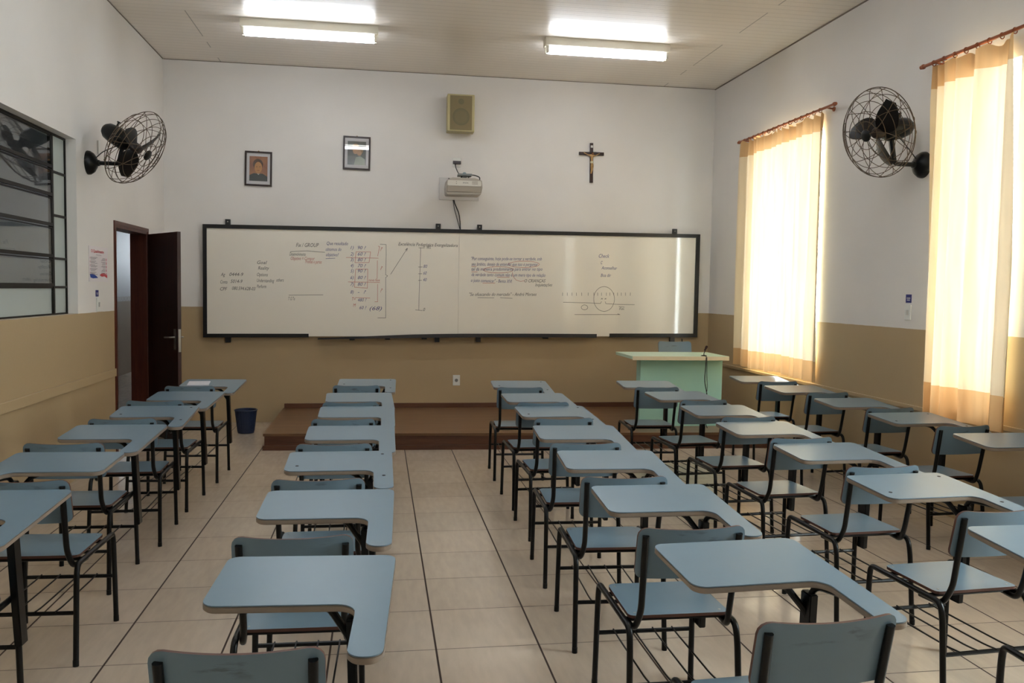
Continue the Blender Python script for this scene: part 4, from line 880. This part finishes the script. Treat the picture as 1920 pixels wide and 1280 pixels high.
# ---------------------------------------------------------------- curtains with rods
def fold(y, z, seed, y0, y1):
    t = (y-y0)/(y1-y0); q = random.Random(seed); s = 0
    for k in range(7):
        fr = q.uniform(4, 26); ph = q.uniform(0, 6.28); am = q.uniform(0.25, 1.0)/(1+fr*0.035)
        s += am*math.sin(fr*t*3.1+ph+0.35*math.sin(z*1.1+ph)*(3.2-z)*0.35)
    gather = max(0.0, (z-2.95)/0.25)
    return 0.026*s+gather*0.016*math.sin((y-y0)*2*PI/0.115)
def curtain(label, y0, y1, zt, zb, zh, seed, rod, flare=0.05):
    t = thing('curtain', label, 'curtain', (XR-0.075, 0, 0))
    def sheet(name, za, zb_, m, top=False):
        bm = BM(); ny, nz = int((y1-y0)*90), max(3, int((za-zb_)*14)); G = []
        for j in range(nz+1):
            z = za+(zb_-za)*j/nz; row = []
            for i in range(ny+1):
                u = i/ny; fl = flare*(3.2-z)/2.5
                y = (y0-fl)+(y1-y0+fl*0.6)*u
                zz = z
                if top and j == 0: zz = z+0.014*math.sin(u*(y1-y0)*2*PI/0.115+1.5)-0.010*math.sin(u*5)
                wob = 0.008*math.sin(u*9+seed)+0.006*math.sin(u*23+seed)
                if z < 1.2: zz += wob*(1.2-z)/0.4
                row.append(bm.verts.new((fold(y, min(z, zt), seed, y0, y1), y, zz)))
            G.append(row)
        for j in range(nz):
            for i in range(ny): bm.faces.new((G[j][i], G[j][i+1], G[j+1][i+1], G[j+1][i]))
        return new_obj(name, bm, m, t, True)
    sheet('header_band', zt, zt-0.15, M_HEM, True); sheet('drape', zt-0.15, zh, M_CURT); sheet('hem_band', zh, zb, M_HEM)
    r0_, r1_ = rod; r = thing('curtain_rod', label.replace('curtain', 'curtain rod with rings').replace('cream', 'brown wooden').replace('hanging', 'mounted'), 'curtain rod', (XR-0.075, 0, zt+0.035))
    bm = BM(); tube(bm, [(0, r0_, 0), (0, r1_, 0)], 0.012, 10); new_obj('pole', bm, M_ROD, r, True)
    for y, s in ((r0_, -1), (r1_, 1)):
        bm = BM(); lathe(bm, [(0.012, 0), (0.018, 0.006), (0.018, 0.02), (0.010, 0.028), (0.014, 0.04), (0, 0.052)], 12, Matrix.Translation((0, y, 0)) @ Matrix.Rotation(-s*PI/2, 4, 'X')); new_obj('finial', bm, M_ROD, r, True)
    for y in (r0_+0.12, r1_-0.12):
        bm = BM(); tube(bm, [(0, y, -0.004), (0.075, y, -0.012)], 0.008, 8); lathe(bm, [(0, 0), (0.022, 0), (0.022, 0.008), (0, 0.008)], 12, Matrix.Translation((0.075, y, -0.012)) @ Matrix.Rotation(-PI/2, 4, 'Y')); new_obj('bracket', bm, M_ROD, r)
    n = int((y1-y0)/0.115)
    for k in range(n+1):
        y = y0+0.02+(y1-y0-0.04)*k/n; bm = BM()
        tube(bm, [(0.019*math.sin(a), y+0.004*math.sin(a), 0.019*math.cos(a)-0.006) for a in [2*PI*q/14 for q in range(14)]], 0.0035, 6, True); new_obj('ring', bm, M_ROD, r, True)
curtain('long cream curtain hanging over the far window near the teacher desk', 7.27, 8.92, 3.185, 0.765, 0.95, 4, (7.06, 9.03))
curtain('long cream curtain hanging over the window beside the camera', 2.72, 3.55, 3.195, 0.70, 0.93, 17, (2.1, 3.7), 0.07)
curtain('long cream curtain hanging over the near window by the right-wall fan', 4.88, 5.71, 3.195, 0.70, 0.93, 11, (4.70, 5.80), 0.07)

# ---------------------------------------------------------------- ceiling lamps
M_TUBE = mat('lit_fluorescent_tube', (255, 255, 255), 0.3, emit=(236, 244, 255), estr=TUBE_STRENGTH)
def lamp(label, x, y):
    t = thing('fluorescent_lamp', label, 'ceiling lamp', (x, y, CH)); L = 0.63
    bm = BM(); o = [(-0.065, 0), (0.065, 0), (0.065, -0.072), (0.058, -0.078), (-0.058, -0.078), (-0.065, -0.072)]
    a = [bm.verts.new((-L, p, q)) for p, q in o]; b = [bm.verts.new((L, p, q)) for p, q in o]
    bm.faces.new(a); bm.faces.new(list(reversed(b)))
    for q in range(6): bm.faces.new((a[q], b[q], b[(q+1) % 6], a[(q+1) % 6]))
    bmesh.ops.recalc_face_normals(bm, faces=bm.faces); new_obj('housing', bm, M_LAMPW, t)
    for s in (-1, 1):
        for e in (-1, 1):
            bm = BM(); box(bm, e*(L-0.025)-0.012, s*0.032-0.020, -0.142, e*(L-0.025)+0.012, s*0.032+0.020, -0.076, bevel=0.003); new_obj('lamp_holder', bm, M_LAMPW, t)
        bm = BM(); tube(bm, [(-L+0.037, s*0.032, -0.120), (L-0.037, s*0.032, -0.120)], 0.0185, 14); new_obj('tube', bm, M_TUBE, t, True)
lamp('lit white fluorescent ceiling lamp, left of the two', -0.655, 8.36)
lamp('lit white fluorescent ceiling lamp, right of the two', 2.215, 8.36)
for yy, nm in ((5.15, 'middle'), (2.1, 'rear')):
    lamp('lit white fluorescent ceiling lamp, left one of the %s pair' % nm, -0.655, yy)
    lamp('lit white fluorescent ceiling lamp, right one of the %s pair' % nm, 2.215, yy)

# ---------------------------------------------------------------- wall fans
def fan(label, base, s, axis, piv, spin):
    """s: +1 fan on the left wall, -1 on the right wall"""
    t = thing('wall_fan', label, 'fan', base)
    bm = BM(); lathe(bm, [(0, 0.0), (0.098, 0.0), (0.096, 0.018), (0.078, 0.045), (0.045, 0.066), (0.026, 0.075), (0.024, 0.09), (0, 0.09)], 28, Matrix.Rotation(s*PI/2, 4, 'Y')); new_obj('wall_base', bm, M_FANBLK, t, True)
    el = Vector((s*0.235, 0, 0)); pv = Vector(piv)
    bm = BM(); tube(bm, smooth_path([(s*0.07, 0, 0), el, el+(pv-el)*0.25, pv], 0.025), 0.017, 12); new_obj('arm', bm, M_FANBLK, t, True)
    A = Vector(axis).normalized(); q = A.to_track_quat('Z', 'Y'); H = Matrix.Translation(pv+Vector((0, 0, 0.04))) @ q.to_matrix().to_4x4()
    bm = BM(); tube(bm, [H @ Vector((0, 0, -0.0)), pv], 0.024, 12); lathe(bm, [(0.0, -0.185), (0.045, -0.18), (0.066, -0.15), (0.078, -0.08), (0.078, 0.03), (0.062, 0.06), (0.04, 0.075), (0.03, 0.095), (0, 0.095)], 24, H)
    mo = new_obj('motor', bm, M_FANBLK, t, True)
    bm = BM(); tube(bm, [H @ Vector((0, 0.07, -0.10)), H @ Vector((0, 0.105, -0.10))], 0.007, 8); lathe(bm, [(0, 0), (0.014, 0), (0.014, 0.012), (0, 0.012)], 10, H @ Matrix.Translation((0, 0.10, -0.10)) @ Matrix.Rotation(-PI/2, 4, 'X')); new_obj('knob', bm, M_FANBLK, mo)
    bm = BM(); lathe(bm, [(0, 0.175), (0.03, 0.172), (0.042, 0.155), (0.045, 0.11), (0.03, 0.095)], 20, H); new_obj('hub', bm, mat('dark_brown_hub', (40, 26, 20), 0.35), t, True)
    for k in range(3):
        a0 = spin+2*PI*k/3; bm = BM(); G = []
        for i in range(9):
            r = 0.035+0.225*i/8; wdt = 0.030+0.056*math.sin(PI*min(1, (i/8)**0.8*0.92+0.04)); sw = 0.40*(i/8)**1.3; row = []
            for j in range(7):
                v = (j/6-0.5)*2*wdt; tw = 0.55-0.2*i/8; c = Vector((r, v*math.cos(tw), 0.14+v*math.sin(tw)+0.006*(1-(j/3-1)**2)))
                row.append(H @ (Matrix.Rotation(a0+sw, 4, 'Z') @ c))
            G.append(row)
        top = [[bm.verts.new(v) for v in row] for row in G]; off = A*0.003; bot = [[bm.verts.new(v-off) for v in row] for row in G]
        for i in range(8):
            for j in range(6):
                bm.faces.new((top[i][j], top[i+1][j], top[i+1][j+1], top[i][j+1])); bm.faces.new((bot[i][j], bot[i][j+1], bot[i+1][j+1], bot[i+1][j]))
        for i in range(8):
            for j in (0, 6): bm.faces.new((top[i][j], bot[i][j], bot[i+1][j], top[i+1][j]))
        for i in (0, 8):
            for j in range(6): bm.faces.new((top[i][j], top[i][j+1], bot[i][j+1], bot[i][j]))
        bmesh.ops.recalc_face_normals(bm, faces=bm.faces); new_obj('blade', bm, M_BLADE, t, True)
    R = 0.325; zc = 0.125
    bm = BM()
    def ring(r, z, w=0.0026): tube(bm, [H @ Vector((r*math.cos(2*PI*k/48), r*math.sin(2*PI*k/48), z)) for k in range(48)], w, 6, True)
    front = [(0.035, 0.255), (0.10, 0.250), (0.17, 0.240), (0.24, 0.218), (0.29, 0.185), (0.318, 0.150), (R, zc)]
    back = [(0.07, 0.02), (0.13, 0.022), (0.20, 0.035), (0.265, 0.062), (0.305, 0.092), (R, zc)]
    ring(R, zc, 0.0035)
    for r, z in (front[1], front[2], front[3], front[4], front[5]): ring(r, z)
    for r, z in (back[0], back[2], back[3]): ring(r, z)
    def spoke(prof, a, swirl, w=0.0024):
        P = smooth_path([H @ (Matrix.Rotation(a+swirl*(1-r/R), 4, 'Z') @ Vector((r, 0, z))) for r, z in prof], 0.03, 2); tube(bm, P, w, 6)
    for k in range(16):
        spoke(front, 2*PI*k/16, 0.75 if k % 2 else -0.75); spoke(back, 2*PI*(k+0.5)/16, 0.6 if k % 2 else -0.6)
    new_obj('cage', bm, M_WIRE, t, True)
    bm = BM(); lathe(bm, [(0, 0.262), (0.036, 0.260), (0.044, 0.254), (0.044, 0.248), (0, 0.248)], 20, H); new_obj('badge', bm, M_FANBLK, t, True)
    bm = BM(); tube(bm, smooth_path([pv+Vector((0, 0, 0.0)), pv+Vector((-s*0.05, -0.03, -0.02)), Vector((s*0.12, -0.02, 0.09)), Vector((s*0.06, 0.0, 0.04))], 0.03), 0.004, 6); new_obj('cable', bm, M_CABLE, t, True)
fan('black wall fan with wire cage above the poster, left wall', (XL, 7.48, 2.53), 1, (0.82, -0.24, -0.50), (0.27, 0.0, 0.155), 0.3)
fan('black wall fan with wire cage between the curtains, right wall', (XR, 5.87, 2.53), -1, (-0.96, -0.23, -0.25), (-0.27, 0.0, 0.205), 0.5)
bm = BM(); box(bm, XL, 7.715, 2.637, XL+0.012, 7.77, 2.75, bevel=0.003)
tag(new_obj('cover_plate', bm, M_WHITE), 'blank white cover plate on the wall behind the left fan', 'cover plate')
